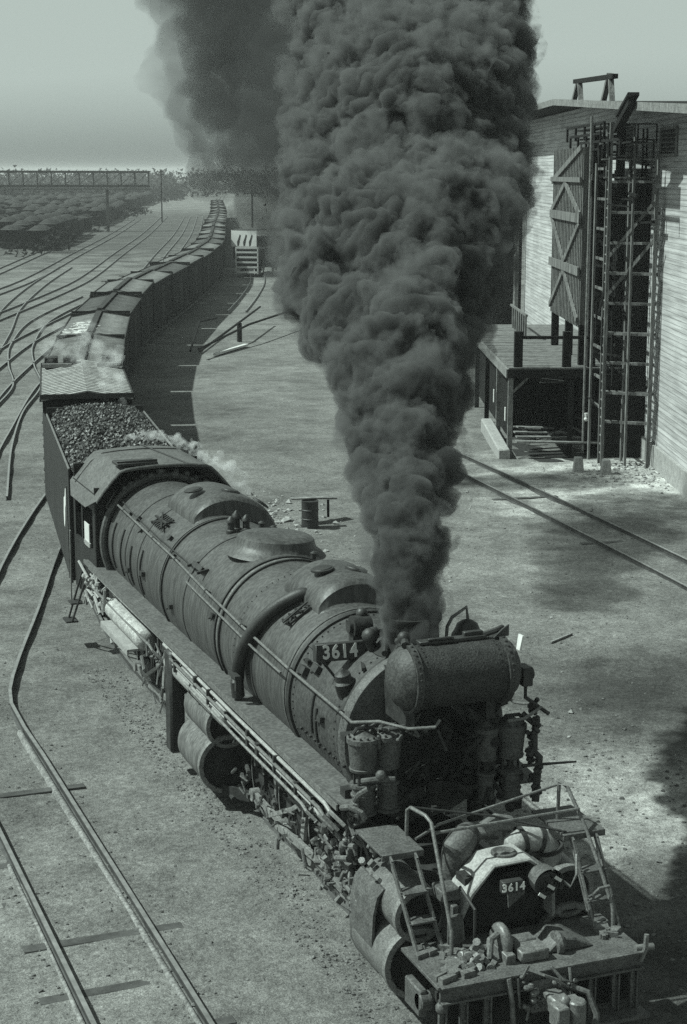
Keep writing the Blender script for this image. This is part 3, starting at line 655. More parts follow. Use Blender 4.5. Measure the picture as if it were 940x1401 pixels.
def cyl_block(s, y0, y1, zl, rl, zu, ru, xl, nm='cylinder', side='steel'):
    c = MB().lathe((s*xl, y0, zl), (0, 1, 0), [(0, rl-.02), (.02, rl), (y1-y0, rl)], 36).build(nm, M[side], loco)
    MB().lathe((s*xl, y0, zl), (0, -1, 0), [(-.002, rl+.02), (.06, rl+.03), (.11, rl+.02), (.12, rl-.06), (.09, rl-.07)], 36, False).build('cylinder_rim', M['tyre'], c)
    MB().lathe((s*xl, y0, zl), (0, -1, 0), [(.0, rl-.02), (.07, rl-.05), (.08, rl-.10), (.05, rl*.5), (.09, rl*.4), (.12, 0)], 36).build('cylinder_head', M['soot'], c)
    m = MB()
    for i in range(18):
        a = i*math.pi/9; m.cyl((s*xl+(rl-.06)*math.cos(a), y0-.08, zl+(rl-.06)*math.sin(a)), (s*xl+(rl-.06)*math.cos(a), y0-.13, zl+(rl-.06)*math.sin(a)), .018, None, 6)
    m.build('head_bolts', M['black'], c)
    v = MB().lathe((s*(xl-.02), y0+.0, zu), (0, 1, 0), [(0, ru), (y1-y0-.0, ru)], 32).build('valve_chest', M[side], loco)
    MB().lathe((s*(xl-.02), y0, zu), (0, -1, 0), [(-.002, ru+.01), (.05, ru+.02), (.10, ru+.01), (.11, ru-.06), (.08, ru-.07)], 32, False).build('cylinder_rim', M['tyre'], v)
    MB().lathe((s*(xl-.02), y0, zu), (0, -1, 0), [(.0, ru-.02), (.06, ru-.06), (.03, ru*.5), (.05, ru*.3), (.06, 0)], 32).build('cylinder_head', M['soot'], v)
    MB().box((s*(xl*.55), (y0+y1)/2, (zl+zu)/2), (xl*1.0, y1-y0-.05, zu-zl+.3)).build('saddle_casting', M['black'], loco)
    return c
for s in (-1, 1):
    cyl_block(s, 1.55, 2.75, .74, .50, 1.44, .38, 1.16)
    cyl_block(s, 10.35, 11.8, .68, .54, 1.42, .42, 1.22, side='shell')
    MB().cyl((s*1.22, 9.9, .12), (s*1.22, 10.3, .16), .05, None, 8).bar((s*1.0, 9.6, .25), (s*1.35, 10.3, .2), .06, .2).build('cylinder_cock', M['soot'], loco)
# curved jacket plate covering the outside of the front left cylinder
m = MB(); vs = []
pf_ = [(-1.48, 1.66), (-1.58, 1.55), (-1.64, 1.3), (-1.66, .9), (-1.64, .6), (-1.56, .42)]
for y in (1.98, 2.85):
    for (x, z) in pf_: vs.append((x, y, z))
for y in (1.98, 2.85):
    for (x, z) in pf_: vs.append((x+.04, y, z))
k = 6; fs = [(i, i+1, k+i+1, k+i) for i in range(5)]+[(2*k+i, 2*k+i+1, 3*k+i+1, 3*k+i) for i in range(5)]+[(i, i+1, 2*k+i+1, 2*k+i) for i in range(5)]+[(k+i, k+i+1, 3*k+i+1, 3*k+i) for i in range(5)]+[(0, k, 3*k, 2*k), (5, k+5, 3*k+5, 2*k+5)]
m.add(vs, fs, True); m.build('cylinder_jacket', M['grey'], loco)
# dark hanging plate ahead of the rear wheels
MB().box((-1.62, 12.45, 1.30), (.30, .40, 2.05)).build('hanging_tank', M['black'], loco, .05)

# --- front end
deck = MB().box((0, .62, 1.115), (3.06, 1.24, .05)).build('front_deck', M['grey'], loco, .006)
MB().box((-.0, .03, 1.02), (2.98, .05, .24)).box((0, .0, 1.13), (2.98, .12, .03)).box((0, 0, .91), (2.98, .12, .03)).build('buffer_beam', M['grey'], loco, .004)
for x in (-1.46, -1.16, -.82, .35, .72, 1.08, 1.36): MB().box((x, .05, .62), (.07, .06, .62)).box((x+.05, .05, .62), (.02, .14, .62)).build_each('pilot_post', M['grey'], loco)
m = MB()
for x in (-1.44, -1.14, -.8, .7, 1.06, 1.34):
    for z in (.85, .6, .42): m.ball((x, .01, z), .022, 6)
m.build_each('pilot_bolt', M['steel'], loco)
MB().box((-.98, -.08, .30), (1.0, .30, .05)).box((1.02, -.08, .30), (.95, .30, .05)).build_each('foot_board', M['grey'], loco)
MB().box((0, .25, .65), (2.9, .06, .6)).build('pilot_plate', M['soot'], loco)
# coupler
cp = MB().box((0.05, -.25, .78), (.26, .55, .24)).box((0.05, -.02, .78), (.52, .10, .46)).build('coupler', M['steel'], loco, .03)
MB().box((-.08, -.60, .78), (.18, .26, .30)).cyl((.16, -.62, .60), (.16, -.62, .96), .12, None, 14).box((.20, -.52, .78), (.14, .30, .28)).ball((0.02, -.55, .93), .09, 8).build('knuckle', M['steel'], cp, .02)
MB().tube([(.32, -.15, .9), (.5, -.3, .85), (.55, -.45, .6), (.5, -.5, .35)], .045, 8).build('air_hose', M['grey'], cp)
MB().tube([(-.55, -.06, 1.12), (-.52, -.12, .8), (-.5, -.14, .3)], .035, 8).tube([(-.42, -.06, 1.1), (-.40, -.1, .7)], .02, 6).build('air_hose', M['steel'], cp)
m = MB()
for k in range(26):
    x = random.uniform(-.38, .45); z = random.uniform(.65, 1.12); m.ball((x, -.10+random.uniform(-.06, .05), z), random.uniform(.025, .06), 8)
    if k % 2: m.tube([(x, -.1, z), (x+random.uniform(-.15, .15), -.16, z+random.uniform(-.2, .2))], .018, 6)
m.tube([(-.3, -.02, 1.2), (-.1, -.2, 1.15), (.1, -.2, 1.05), (.28, -.16, .9)], .022, 6)
m.tube([(.05, -.1, 1.2), (.16, -.2, 1.05), (.30, -.18, .98), (.32, -.1, 1.15)], .022, 6)
m.build_each('uncoupling_gear', M['steel'], loco)
# gear on the deck
MB().box((-.02, .38, 1.22), (.42, .34, .16)).box((-.02, .62, 1.30), (.34, .22, .05)).build('centre_casting', M['steel'], loco, .02)
MB().lathe((-.42, .62, 1.30), (1, 0, 0), [(0, .08), (.02, .22), (.06, .26), (.12, .26), (.16, .22), (.18, .1)], 22).box((-.36, .5, 1.2), (.14, .5, .14)).build('centre_casting', M['steel'], loco, .01)
MB().lathe((.36, .42, 1.24), (1, 0, 0), [(0, .06), (.01, .15), (.06, .17), (.10, .15), (.11, .05)], 18).build('centre_casting', M['grey'], loco)
ch = MB()
for k in range(60):
    a = random.random()*6.28; r_ = random.random()**.6*.27; ch.lathe((-.75+r_*math.cos(a), .5+r_*math.sin(a), 1.15+(.27-r_)*random.uniform(.2, 1.1)), (random.uniform(-1, 1), random.uniform(-1, 1), random.uniform(-1, 1)), [(-.035, .03), (-.035, .055), (.035, .055), (.035, .03)], 8)
ch.build('chain_heap', M['steel'], loco)
MB().tube([(-.62, .4, 1.2), (-.55, .5, 1.42), (-.42, .55, 1.45)], .05, 8).build('hook_bar', M['steel'], loco)
MB().prism([(.20, .35, 1.141), (.95, .35, 1.141), (.66, .35, 1.30), (.42, .35, 1.34)], (0, .5, 0)).build('deck_casting', M['grey'], loco, .02)
m = MB()
for k in range(22):
    x = random.uniform(-1.4, -.9); m.box((x, random.uniform(.1, 1.1), 1.17), (random.uniform(.04, .25), random.uniform(.04, .2), random.uniform(.03, .1)), random.random()*3)
for k in range(12):
    x = random.uniform(1.1, 1.45); m.box((x, random.uniform(.3, 1.0), 1.17), (random.uniform(.04, .2), random.uniform(.04, .2), random.uniform(.03, .1)), random.random()*3)
m.build_each('deck_tool', M['steel'], loco)
MB().tube([(1.46, .0, 1.0), (1.50, -.05, 1.2), (1.52, -.03, 1.38)], .035, 8).cyl((1.40, .05, 1.16), (1.66, .02, 1.16), .05, None, 10).build('lamp_bracket', M['steel'], loco)
MB().box((-1.60, .55, .78), (.12, .5, .38)).cyl((-1.66, .35, .8), (-1.48, .35, .8), .13, None, 14).ball((-1.45, .05, .82), .09, 10).build('steam_heat_valve', M['grey'], loco, .02)

# ladders with oval-pierced stringers, and the step plates above them
def ladder(xa, xb, yt, yb, zt, zb, steps, lean=0):
    L = MB(); out_ = None
    for x in (xa, xb):
        m = MB(); a = Vector((x, yt, zt)); b = Vector((x+lean, yb, zb))
        off = Vector((0, .06, .03))
        m.bar(a-off, b-off, .03, .03); m.bar(a+off, b+off, .03, .03)
        for t in (0, .33, .36, .64, .67, 1): m.bar(a.lerp(b, t)-off, a.lerp(b, t)+off, .03, .05)
        o = m.build('ladder_stringer', M['steel'], loco) if out_ is None else m.build('ladder_stringer', M['steel'], loco)
        out_ = o
    for t in steps:
        y = yt+(yb-yt)*t; z = zt+(zb-zt)*t; MB().box(((xa+xb)/2+lean*t, y-.02, z), (abs(xb-xa)-.03, .22, .03)).build('ladder_step', M['grey'], loco, .004)
ladder(-1.53, -1.16, 1.62, .98, 2.26, 1.14, (.35, .66), .13)
ladder(1.14, 1.52, 1.42, .78, 2.26, 1.14, (.35, .66), .03)
MB().box((-1.335, 2.15, 2.30), (.62, 1.0, .035)).box((-1.335, 1.66, 2.27), (.62, .04, .09)).build('step_plate', M['grey'], loco, .004)
MB().box((1.34, 1.92, 2.30), (.66, 1.0, .035)).box((1.34, 1.43, 2.27), (.66, .04, .09)).build('step_plate', M['grey'], loco, .004)
# front guard rails
g = MB().tube([(-1.05, 2.20, 2.32), (-1.05, 2.18, 2.70), (-1.03, 2.10, 2.76), (-.96, 1.75, 2.76), (-.93, 1.62, 2.70), (-.98, 1.15, 2.1), (-1.02, .72, 1.52), (-1.02, .70, 1.14)], .028, 10).build('guard_rail', M['steel'], loco)
MB().tube([(-.66, .75, 1.14), (-.66, .76, 1.75), (-.68, 1.2, 1.9)], .022, 8).build('guard_rail', M['iron'], loco)
MB().tube([(1.22, 2.0, 2.30), (1.22, 1.98, 2.86), (1.26, 1.8, 2.86), (1.36, 1.45, 2.4), (1.42, 1.0, 1.8), (1.44, .75, 1.45), (1.44, .72, 1.14)], .028, 10).build('guard_rail', M['steel'], loco)
MB().tube([(1.24, .95, 1.2), (1.22, .90, 1.62), (1.28, .84, 1.72), (1.42, .82, 1.74)], .022, 8).build('guard_rail', M['steel'], loco)
MB().tube([(-.92, 1.6, 2.55), (1.32, 1.55, 2.62)], .024, 8).build('brace_rod', M['steel'], loco)
MB().tube([(-1.02, 1.95, 2.35), (-.6, 2.1, 2.45), (1.22, 2.0, 2.84)], .02, 8).build('brace_rod', M['steel'], loco)
MB().tube([(-1.02, 2.18, 2.74), (.2, 2.0, 2.5), (1.1, 1.5, 2.32)], .018, 8).build('brace_rod', M['iron'], loco)
MB().tube([(.45, 1.3, 2.12), (.88, .95, 1.76), (1.0, 1.0, 1.9), (1.1, 1.2, 2.1)], .022, 8).build('brace_rod', M['steel'], loco)

# faceted pale casing over the low pressure exhaust, headlight and small number plate
cs = [(-.68, 1.10), (-.72, 1.50), (-.56, 1.80), (-.16, 2.12), (.40, 2.14), (.62, 1.98), (.74, 1.7), (.76, 1.3)]
m = MB(); vs = []
for y in (1.12, 1.72):
    for (x, z) in cs: vs.append((x, y+(.10 if z > 2.0 else 0), z))
for y in (1.12, 1.72):
    for (x, z) in cs: vs.append((.14+(x-.14)*.92, y+(.10 if z > 2.0 else 0), z-.05))
k = len(cs); fs = [(i, i+1, k+i+1, k+i) for i in range(k-1)]+[(2*k+i, 2*k+i+1, 3*k+i+1, 3*k+i) for i in range(k-1)]+[(i, i+1, 2*k+i+1, 2*k+i) for i in range(k-1)]+[(k+i, k+i+1, 3*k+i+1, 3*k+i) for i in range(k-1)]+[(0, k, 3*k, 2*k), (k-1, 2*k-1, 4*k-1, 3*k-1)]
m.add(vs, fs, False); co = m.build('exhaust_casing', M['pale'], loco, .02)
MB().lathe((.14, 1.54, 2.12), (0, 0, 1), [(0, .18), (.04, .18), (.05, .15), (.03, .10), (.05, .05), (.05, 0)], 22).build('cover_plate', M['grey'], co)
MB().box((.04, 1.50, 1.55), (1.15, .30, .75)).build('exhaust_housing', M['soot'], loco)
HX, HYY, HZZ = .52, 1.05, 1.86
hl = MB().lathe((HX, HYY, HZZ), (0, -1, -.12), [(-.3, .16), (0, .19), (.10, .19), (.10, .165), (.08, .16)], 26).build('headlight', M['iron'], loco)
MB().lathe((HX, HYY-.06, HZZ), (0, -1, -.12), [(0, .17), (.03, .12), (.05, 0)], 24).build('headlight_lens', M['lens'], hl)
MB().lathe((HX, HYY+.1, HZZ+.02), (0, -1, -.05), [(0, .20), (.26, .23)], 20, False, 150, 350).build('headlight_visor', M['grey'], hl)
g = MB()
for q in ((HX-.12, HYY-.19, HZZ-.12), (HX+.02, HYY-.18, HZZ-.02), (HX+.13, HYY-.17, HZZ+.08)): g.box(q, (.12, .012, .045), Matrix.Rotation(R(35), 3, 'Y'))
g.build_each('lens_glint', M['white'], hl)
nb2 = MB().box((-.07, .86, 1.96), (.31, .12, .17)).build('number_box', M['iron'], loco, .01)
seg_text('3614', .155, nb2, (-.07, .796, 1.96), (R(90), 0, 0), M['bright'], .003)
MB().prism([(-.08, .95, 1.86), (.18, .95, 1.86), (.18, .95, 1.78), (-.06, .95, 1.60)], (0, .03, 0)).build('number_bracket', M['grey'], loco)
MB().bar((HX, HYY+.3, HZZ), (HX, 1.4, 1.8), .12).bar((-.08, 1.0, 1.86), (.0, 1.4, 1.9), .08).build('lamp_bracket', M['iron'], loco)
# big steam elbows behind the casing
MB().tube([(-.42, 2.0, 1.55), (-.40, 1.98, 1.95), (-.37, 1.95, 2.12), (-.26, 2.0, 2.24), (-.1, 2.2, 2.22)], [.17, .2, .23, .20, .16], 16).build('exhaust_elbow', M['grey'], loco)
el = MB().tube([(.42, 1.95, 1.9), (.46, 1.9, 2.06), (.62, 1.9, 2.14), (.90, 1.85, 2.10), (1.02, 1.8, 1.94), (.98, 1.75, 1.72)], [.15, .17, .18, .18, .17, .15], 16).build('exhaust_elbow', M['pale'], loco)
for (c_, ax) in (((.60, 1.9, 2.13), (1, 0, .2)), ((.86, 1.86, 2.11), (1, -.1, -.2)), ((1.01, 1.81, 1.98), (.3, 0, -1))): MB().lathe(c_, ax, [(-.03, .16), (-.03, .20), (.03, .20), (.03, .16)], 20, False).build('pipe_clamp', M['black'], el)
MB().tube([(.32, 2.1, 2.2), (.05, 2.15, 2.22), (-.02, 2.2, 2.1)], .10, 12).tube([(.1, 2.1, 2.26), (.3, 2.1, 2.36), (.5, 2.1, 2.3)], .13, 12).build('exhaust_elbow', M['steel'], loco)
MB().box((-.80, 1.25, 1.42), (.10, .35, .55)).box((-.86, .95, 1.38), (.22, .06, .5)).box((-.82, 1.35, 1.8), (.3, .35, .16)).build('casing_bracket', M['grey'], loco, .015)
m = MB()
for k in range(110):
    y = random.uniform(2.2, 4.6); z = random.uniform(.9, 2.1); x = -1.45+random.uniform(-.22, .3)
    if k % 2: m.tube([(x, y, z), (x+random.uniform(-.15, .15), y+random.uniform(-.25, .25), z+random.uniform(-.2, .2))], random.uniform(.02, .05), 8)
    elif k % 5: m.box((x, y, z), (random.uniform(.03, .10), random.uniform(.03, .12), random.uniform(.03, .12)), Matrix.Rotation(random.random()*3, 3, random.choice('XYZ')))
    else: m.lathe((x, y, z), (random.uniform(-1, 1), random.uniform(-1, 1), random.uniform(-.3, 1)), [(-.08, .03), (-.03, .035), (-.02, .07), (.03, .07), (.04, .03), (.10, .045), (.12, .02)], 10)
m.build_each('lubricator_fitting', M['steel'], loco)
# ------------------------------------------------------------------ tender and train
def path_at(line):
    L = [0]; 
    for a, b in zip(line, line[1:]): L.append(L[-1]+np.linalg.norm(b-a))
    def f(s):
        i = max(0, min(len(line)-2, int(np.searchsorted(L, s))-1)); t = (s-L[i])/(L[i+1]-L[i]); return line[i]+(line[i+1]-line[i])*t
    return f, L
PF, PL_ = path_at(TL)
def s_of_y(y): return float(np.interp(y, [p[1] for p in TL], PL_))
def pose(y0, y1):
    a = PF(s_of_y(y0)); b = PF(s_of_y(y1)); return a, b, math.atan2(-(b-a)[0], (b-a)[1])
def truck(parent, y):
    t = MB()
    for s in (-1, 1):
        t.box((s*.95, y, .5), (.10, 1.9, .16)); t.bar((s*.95, y-.9, .55), (s*.95, y-.3, .85), .08); t.bar((s*.95, y+.9, .55), (s*.95, y+.3, .85), .08); t.box((s*.95, y, .85), (.1, .7, .1))
    t.box((0, y, .72), (2.1, .35, .2)); o = t.build('bogie', M['soot'], parent)
    for dy in (-.8, .8):
        for s in (-1, 1): MB().lathe((s*.76-.06, y+dy, .42), (1, 0, 0), [(0, .1), (0, .42), (.12, .42), (.12, .1)], 18).build('wheel', M['iron'], o)
a, b, rz = pose(23.35, 36.2); TLn = float(np.linalg.norm(b-a))
te = thing('coal_tender', 'black coal tender heaped with coal, coupled behind the locomotive cab', 'tender', (float(a[0]), float(a[1]), 0), rz)
CB = 10.2   # coal bunker length
MB().box((-1.50, TLn/2-.3, 2.45), (.05, TLn-.6, 2.7)).box((-1.50, CB/2, 3.92), (.05, CB, .24)).build('side_sheet', M['tender'], te)
MB().box((1.50, TLn/2-.3, 2.45), (.05, TLn-.6, 2.7)).box((1.50, CB/2, 3.92), (.05, CB, .24)).build('side_sheet', M['tender'], te)
MB().box((0, TLn/2-.3, 2.4), (2.94, TLn-.7, 2.5)).build('tank', M['soot'], te)
MB().tube([(-1.50, 0, 4.05), (-1.50, CB, 4.05)], .03, 6).tube([(1.50, 0, 4.05), (1.50, CB, 4.05)], .03, 6).build('top_rail', M['steel'], te)
MB().box((0, CB, 3.9), (3.0, .06, .7)).build('bulkhead', M['iron'], te)
dk = MB(); y = CB+.15
while y < TLn-.7: dk.box((0, y, 3.69+random.uniform(0, .015)), (3.04, .20, .04), random.uniform(-.01, .01)); y += .23
dk.build('rear_deck', M['palewood'], te)
MB().box((-.3, TLn-1.6, 3.85), (.8, .8, .25)).build('water_hatch', M['iron'], te, .03)
vs = []; fs = []; nx, ny = 60, 180
for j in range(ny+1):
    for i in range(nx+1):
        x = -1.47+2.94*i/nx; y = .12+(CB-.2)*j/ny
        e = (1-(abs(x)/1.47)**4)*min(1, j/14)*min(1, (ny-j)/10)
        z = 3.84+.42*e+.10*mnoise.noise((x*1.2, y*1.2, 0))+.12*abs(mnoise.noise((x*3.3, y*3.3, 2)))+.09*abs(mnoise.noise((x*8, y*8, 4)))
        vs.append((x, y, z))
fs = [(j*(nx+1)+i, j*(nx+1)+i+1, (j+1)*(nx+1)+i+1, (j+1)*(nx+1)+i) for j in range(ny) for i in range(nx)]
o = raw_mesh('coal_load', vs, fs, M['coal']); o.parent = te; o['label'] = 'heaped lump coal with dusty highlights'
vs = []; fs = []
for k in range(2200):
    x = random.uniform(-1.4, 1.4); y = random.uniform(.3, CB-.4); s = random.uniform(.025, .075); e = (1-(abs(x)/1.47)**4)
    z = 3.92+.42*e*min(1, y/.8)+random.uniform(0, .08); b0 = len(vs)
    P = [Vector((random.uniform(-1, 1), random.uniform(-1, 1), random.uniform(-1, 1))).normalized()*s*random.uniform(.6, 1.2) for _ in range(6)]
    P = [Vector((s, 0, 0)), Vector((-s*.8, .2*s, 0)), Vector((0, s*1.1, .1*s)), Vector((.1*s, -s*.9, 0)), Vector((0, 0, s*.9)), Vector((0, .1*s, -s))]
    mr = Matrix.Rotation(random.random()*6, 3, 'Z') @ Matrix.Rotation(random.random()*6, 3, 'X')
    vs += [(mr @ p)+Vector((x, y, z)) for p in P]
    for (q, w, e_) in ((0, 2, 4), (2, 1, 4), (1, 3, 4), (3, 0, 4), (2, 0, 5), (1, 2, 5), (3, 1, 5), (0, 3, 5)): fs.append((b0+q, b0+w, b0+e_))
o = raw_mesh('coal_lump', vs, fs, mat('coal_dusty', .06, .5, .9, 3), 'stuff'); o.parent = te
for y in (2.2, TLn-2.6): truck(te, y)
MB().box((0, TLn/2, 1.0), (2.6, TLn-.4, .25)).build('underframe', M['soot'], te)
m = MB()   # ragged white patch on the side sheet
m.prism([(-1.531, 1.2, 3.35), (-1.531, 1.45, 3.3), (-1.531, 1.7, 3.05), (-1.531, 2.1, 2.95), (-1.531, 2.3, 2.5), (-1.531, 2.25, 2.2), (-1.531, 2.0, 2.15), (-1.531, 1.75, 2.4), (-1.531, 1.6, 2.75), (-1.531, 1.35, 2.9)], (-.004, 0, 0)); m.build('white_patch', M['white'], te)
MB().tube([(-1.56, .15, 1.2), (-1.58, .15, 3.6)], .022, 6).build('grab_iron', M['steel'], te)

# --- freight cars
def boxcar(L, slat=False, roofm='roofwood', plat=False):
    t = bpy.data.objects.new('freight_car', None); C.objects.link(t)
    H = 4.0
    body = MB().box((0, L/2, 2.45), (2.95, L-.1, 3.0)).build('body', M['carside'], t)
    m = MB(); n = 26
    for s in (-1, 1):
        m.prism([(0, 0, H+.28), (s*1.52, 0, H), (s*1.52, 0, H-.05), (0, 0, H+.22)], (0, L, 0))
    roof = m.build('roof', M[roofm], t)
    m = MB()
    nb_ = 22 if slat else 2
    for k in range(nb_):
        y = .12+(L-.24)*k/(nb_-1)
        for s in (-1, 1): m.bar((0, y, H+.285), (s*1.52, y, H+.005), .27 if slat else .10, .05)
    m.build('roof_batten', M['paleboard'] if slat else M['walk'], roof)
    if not slat: MB().box((-.05, L/2, H+.33), (.30, L-.1, .05)).build('running_board', M['walk'], t)
    MB().box((0, -.2, 1.9), (2.3, .35, 2.4)).box((0, L+.15, 1.9), (2.3, .35, 2.4)).build_each('gap_light_block', M['soot'], t)  # dark blocks added to stop sunlight low in the gaps between cars
    MB().box((-1.55, L/2, H+.0), (.05, L, .10)).box((1.55, L/2, H+.0), (.05, L, .10)).box((0, .0, H+.12), (3.1, .09, .16)).box((0, L, H+.12), (3.1, .09, .16)).build('roof_edge', M['walk'], t)
    MB().box((1.47, L/2, 2.3), (.05, 1.9, 2.5)).box((-1.47, L/2, 2.3), (.05, 1.9, 2.5)).build('door', M['walk'], t)
    m = MB()
    for s in (-1, 1):
        for y in (.5, L-.5):
            for z in (1.2, 1.6, 2.0, 2.4, 2.8, 3.2): m.bar((s*1.5, y-.22, z), (s*1.5, y+.22, z), .03)
    m.build('ladder', M['iron'], t)
    if plat: MB().box((-1.55, -.12, H+.22), (.9, .30, .04)).box((-1.3, -.12, H+.05), (.9, .05, .25)).cyl((-.6, -.15, H+.2), (-.6, -.15, H+.55), .02, None, 6).lathe((-.6, -.15, H+.55), (0, 0, 1), [(0, .25), (.03, .25), (.03, .21), (0, .21)], 14, False).build('brake_platform', M['walk'], t)
    MB().box((0, L/2, .85), (2.2, L-.4, .2)).build('underframe', M['soot'], t)
    for y in (1.7, L-1.7): truck(t, y)
    return t
M['roof2'] = mat('tarred_roof', 0.06, 0.8, 0.3, 1.0, 0.3, 9, spots=0.3); M['roof3'] = mat('dusty_roof', 0.12, 0.8, 0.3, 1.3, 0.3, 9, spots=0.3)
protos = [boxcar(11.95), boxcar(11.95, False, 'roof3', True), boxcar(11.95, False, 'roof2'), boxcar(11.95, False, 'roof3')]
def place(o, y0, y1, label):
    a, b, rz = pose(y0, y1); o.location = (float(a[0]), float(a[1]), 0); o.rotation_euler = (0, 0, rz)
    o['label'] = label; o['category'] = 'freight car'; o['group'] = 'freight cars coupled behind the tender'
M['paleboard'] = mat('pale_deck_board', .30, .85, .35, 3, .3, 15, spots=.3)
first = boxcar(float(np.linalg.norm(pose(37.0, 46.4)[1]-pose(37.0, 46.4)[0])), True, 'walk')
place(first, 37.0, 46.4, 'short freight car with pale slatted roof and square roof hatches, right behind the tender')
Lf = 9.6
for x in (-1.15, -.45, 1.0):
    MB().box((x, Lf-.9, 4.32), (.50, .75, .42)).build('ice_hatch', M['soot'], first, .01)
MB().box((-.95, Lf-1.7, 4.28), (1.1, .16, .14)).box((1.0, Lf-1.7, 4.28), (.9, .16, .14)).build_each('hatch_sill', M['palewood'], first)
labs = ['boxcar second behind the tender, with pale roof boards at its near end', 'boxcar third behind the tender, with light debris scattered on its roof', 'boxcar fourth behind the tender, just beyond the one with the debris-strewn roof',
        'boxcar fifth behind the tender, dusty roof and no brake platform', 'boxcar sixth behind the tender, its brake platform jutting out on the left', 'boxcar seventh behind the tender, where the train starts bending away', 'boxcar eighth behind the tender', 'boxcar ninth behind the tender, level with the white-ended car']
s = s_of_y(47.0); i = 0; used_ = set()
while s < s_of_y(400):
    p0 = PF(s); p1 = PF(s+11.95)
    pk = [0, 3, 2, 3, 1, 2, 1, 0, 3, 2][i % 10]; c = protos[pk] if pk not in used_ else copy_tree(protos[pk]); used_.add(pk)
    c.location = (float(p0[0]), float(p0[1]), 0); c.rotation_euler = (0, 0, math.atan2(-(p1-p0)[0], (p1-p0)[1]))
    c['label'] = labs[i] if i < len(labs) else 'distant boxcar in the hazy far end of the long train'
    c['category'] = 'freight car'; c['group'] = 'freight cars coupled behind the tender'
    if i == 0:
        sl = MB()
        for k in range(18): sl.bar((.28, .3+k*.24, 4.27), (1.5, .3+k*.24, 4.04), .16, .03)
        firstroof = sl
    if i == 1:
        deb = [(random.uniform(-1.3, .2), random.uniform(1, 7)) for _ in range(60)]
    c.scale = (1, 1, random.uniform(.96, 1.03)); s += 12.5; i += 1
cars = [o for o in C.objects if o.parent is None and o.name.startswith('freight_car')]
second = [o for o in cars if o['label'].startswith('boxcar second')][0]; third = [o for o in cars if o['label'].startswith('boxcar third')][0]
firstroof.build('roof_boards', M['palewood'], second)
m = MB()
for (x, y) in deb: m.box((x-.1, y, 4.27-.18*abs(x)), (random.uniform(.1, .5), random.uniform(.05, .25), .04), random.random()*3)
m.build_each('roof_debris', M['white'], third)

# --- white-ended car on the siding to the right
w = thing('flat_car', 'low flat car with a white slatted end panel standing right of the train', 'flat car', (48.0, 164.0, 0), R(-32))
MB().box((0, 6, 1.0), (2.7, 12, .35)).build('deck', M['darkwood'], w)
m = MB()
for z in (.4, .95, 1.5, 2.05, 2.6, 3.1): m.box((0, -.05, z), (2.6, .10, .20))
m.box((-1.25, -.05, 1.7), (.12, .1, 3.0)).box((1.25, -.05, 1.7), (.12, .1, 3.0)); m.build('end_rack', M['white'], w)
MB().box((0, 4, 2.0), (2.5, 7.5, 1.8)).build('load', M['darkwood'], w)
for y in (2.0, 10.0): truck(w, y)
b2 = thing('white_sided_car', 'freight car with a bright white end marked by three dark smears, right of the train', 'freight car', (54.0, 184.0, 0), R(-38))
MB().box((0, 5.5, 2.1), (2.9, 11, 2.4)).build('body', M['carside'], b2)
MB().box((0, -.05, 3.35), (3.3, .1, 2.0)).build('end_panel', M['bright'], b2)
for x in (-.7, .1, .85): MB().prism([(x-.15, -.11, 2.4), (x+.05, -.11, 2.45), (x+.2, -.11, 3.2), (x+.32, -.11, 3.7), (x+.18, -.11, 3.85), (x+.02, -.11, 3.4), (x-.2, -.11, 2.9)], (0, .008, 0)).build('dark_smear', M['iron'], b2)
MB().box((0, 5.5, 4.35), (3.1, 11.2, .12)).build('roof', M['roofwood'], b2)
for y in (2.0, 9.0): truck(b2, y)

# ------------------------------------------------------------------ poles propped beyond the shadow
t = thing('pole_stack', 'long dark poles propped on a short post beside the train shadow', 'poles')
MB().tube([(19.5, 84.0, .4), (25.1, 94.0, 1.15), (30.5, 105.6, 1.3)], [.08, .08, .07], 8).build('pole', M['darkwood'], t)
MB().tube([(19.5, 84.3, .5), (25.6, 93.0, 1.15), (33.0, 104.2, 1.2)], [.08, .08, .07], 8).build('pole', M['darkwood'], t)
MB().tube([(19.2, 85.2, .3), (22.5, 94.5, 1.3), (25.5, 100.5, 1.0)], .07, 8).build('pole', M['darkwood'], t)
MB().box((19.6+3.2, 84.9+3.4, -.02), (.3, 6.5, .12), R(-36)).build('base_plank', M['white'], t)
MB().box((25.3, 94.3, .5), (.28, .28, 1.3)).build('post', M['darkwood'], t)

# ------------------------------------------------------------------ bridge, far brush, poles
br = thing('truss_bridge', 'long flat steel truss footbridge crossing the far left of the yard', 'bridge')
A = Vector((22, 322, 0)); B = Vector((75.5, 313.5, 0)); dv = (B-A).normalized(); n_ = int((B-A).length/2.7)
A2 = A-dv*27
MB().bar(A2+Vector((0, 0, 11.55)), B+Vector((0, 0, 11.3)), .4, .45).build('top_chord', M['bridge'], br)
MB().bar(A2+Vector((0, 0, 8.75)), B+Vector((0, 0, 8.6)), .5, .5).build('bottom_chord', M['bridge'], br)
MB().bar(A2+Vector((0, .4, 8.2)), B+Vector((0, .4, 8.05)), 2.2, .3).build('walkway', M['palewood'], br)
for k in range(n_+11):
    q = A2+dv*(k*2.7); MB().bar(q+Vector((0, 0, 8.6)), q+Vector((0, 0, 11.4)), .26).build('truss_post', M['bridge'], br)
    if k < n_+10:
        q2 = q+dv*2.7; m = MB(); m.bar(q+Vector((0, .05, 8.9)), q2+Vector((0, .05, 11.2)), .10); m.build('diagonal', M['bridge'], br)
for k in (0, 9, 18, 27):
    q = A2+dv*(k*2.7); MB().bar(q+Vector((0, .3, -.2)), q+Vector((0, .3, 8.1)), .5).build('pier', M['bridge'], br)

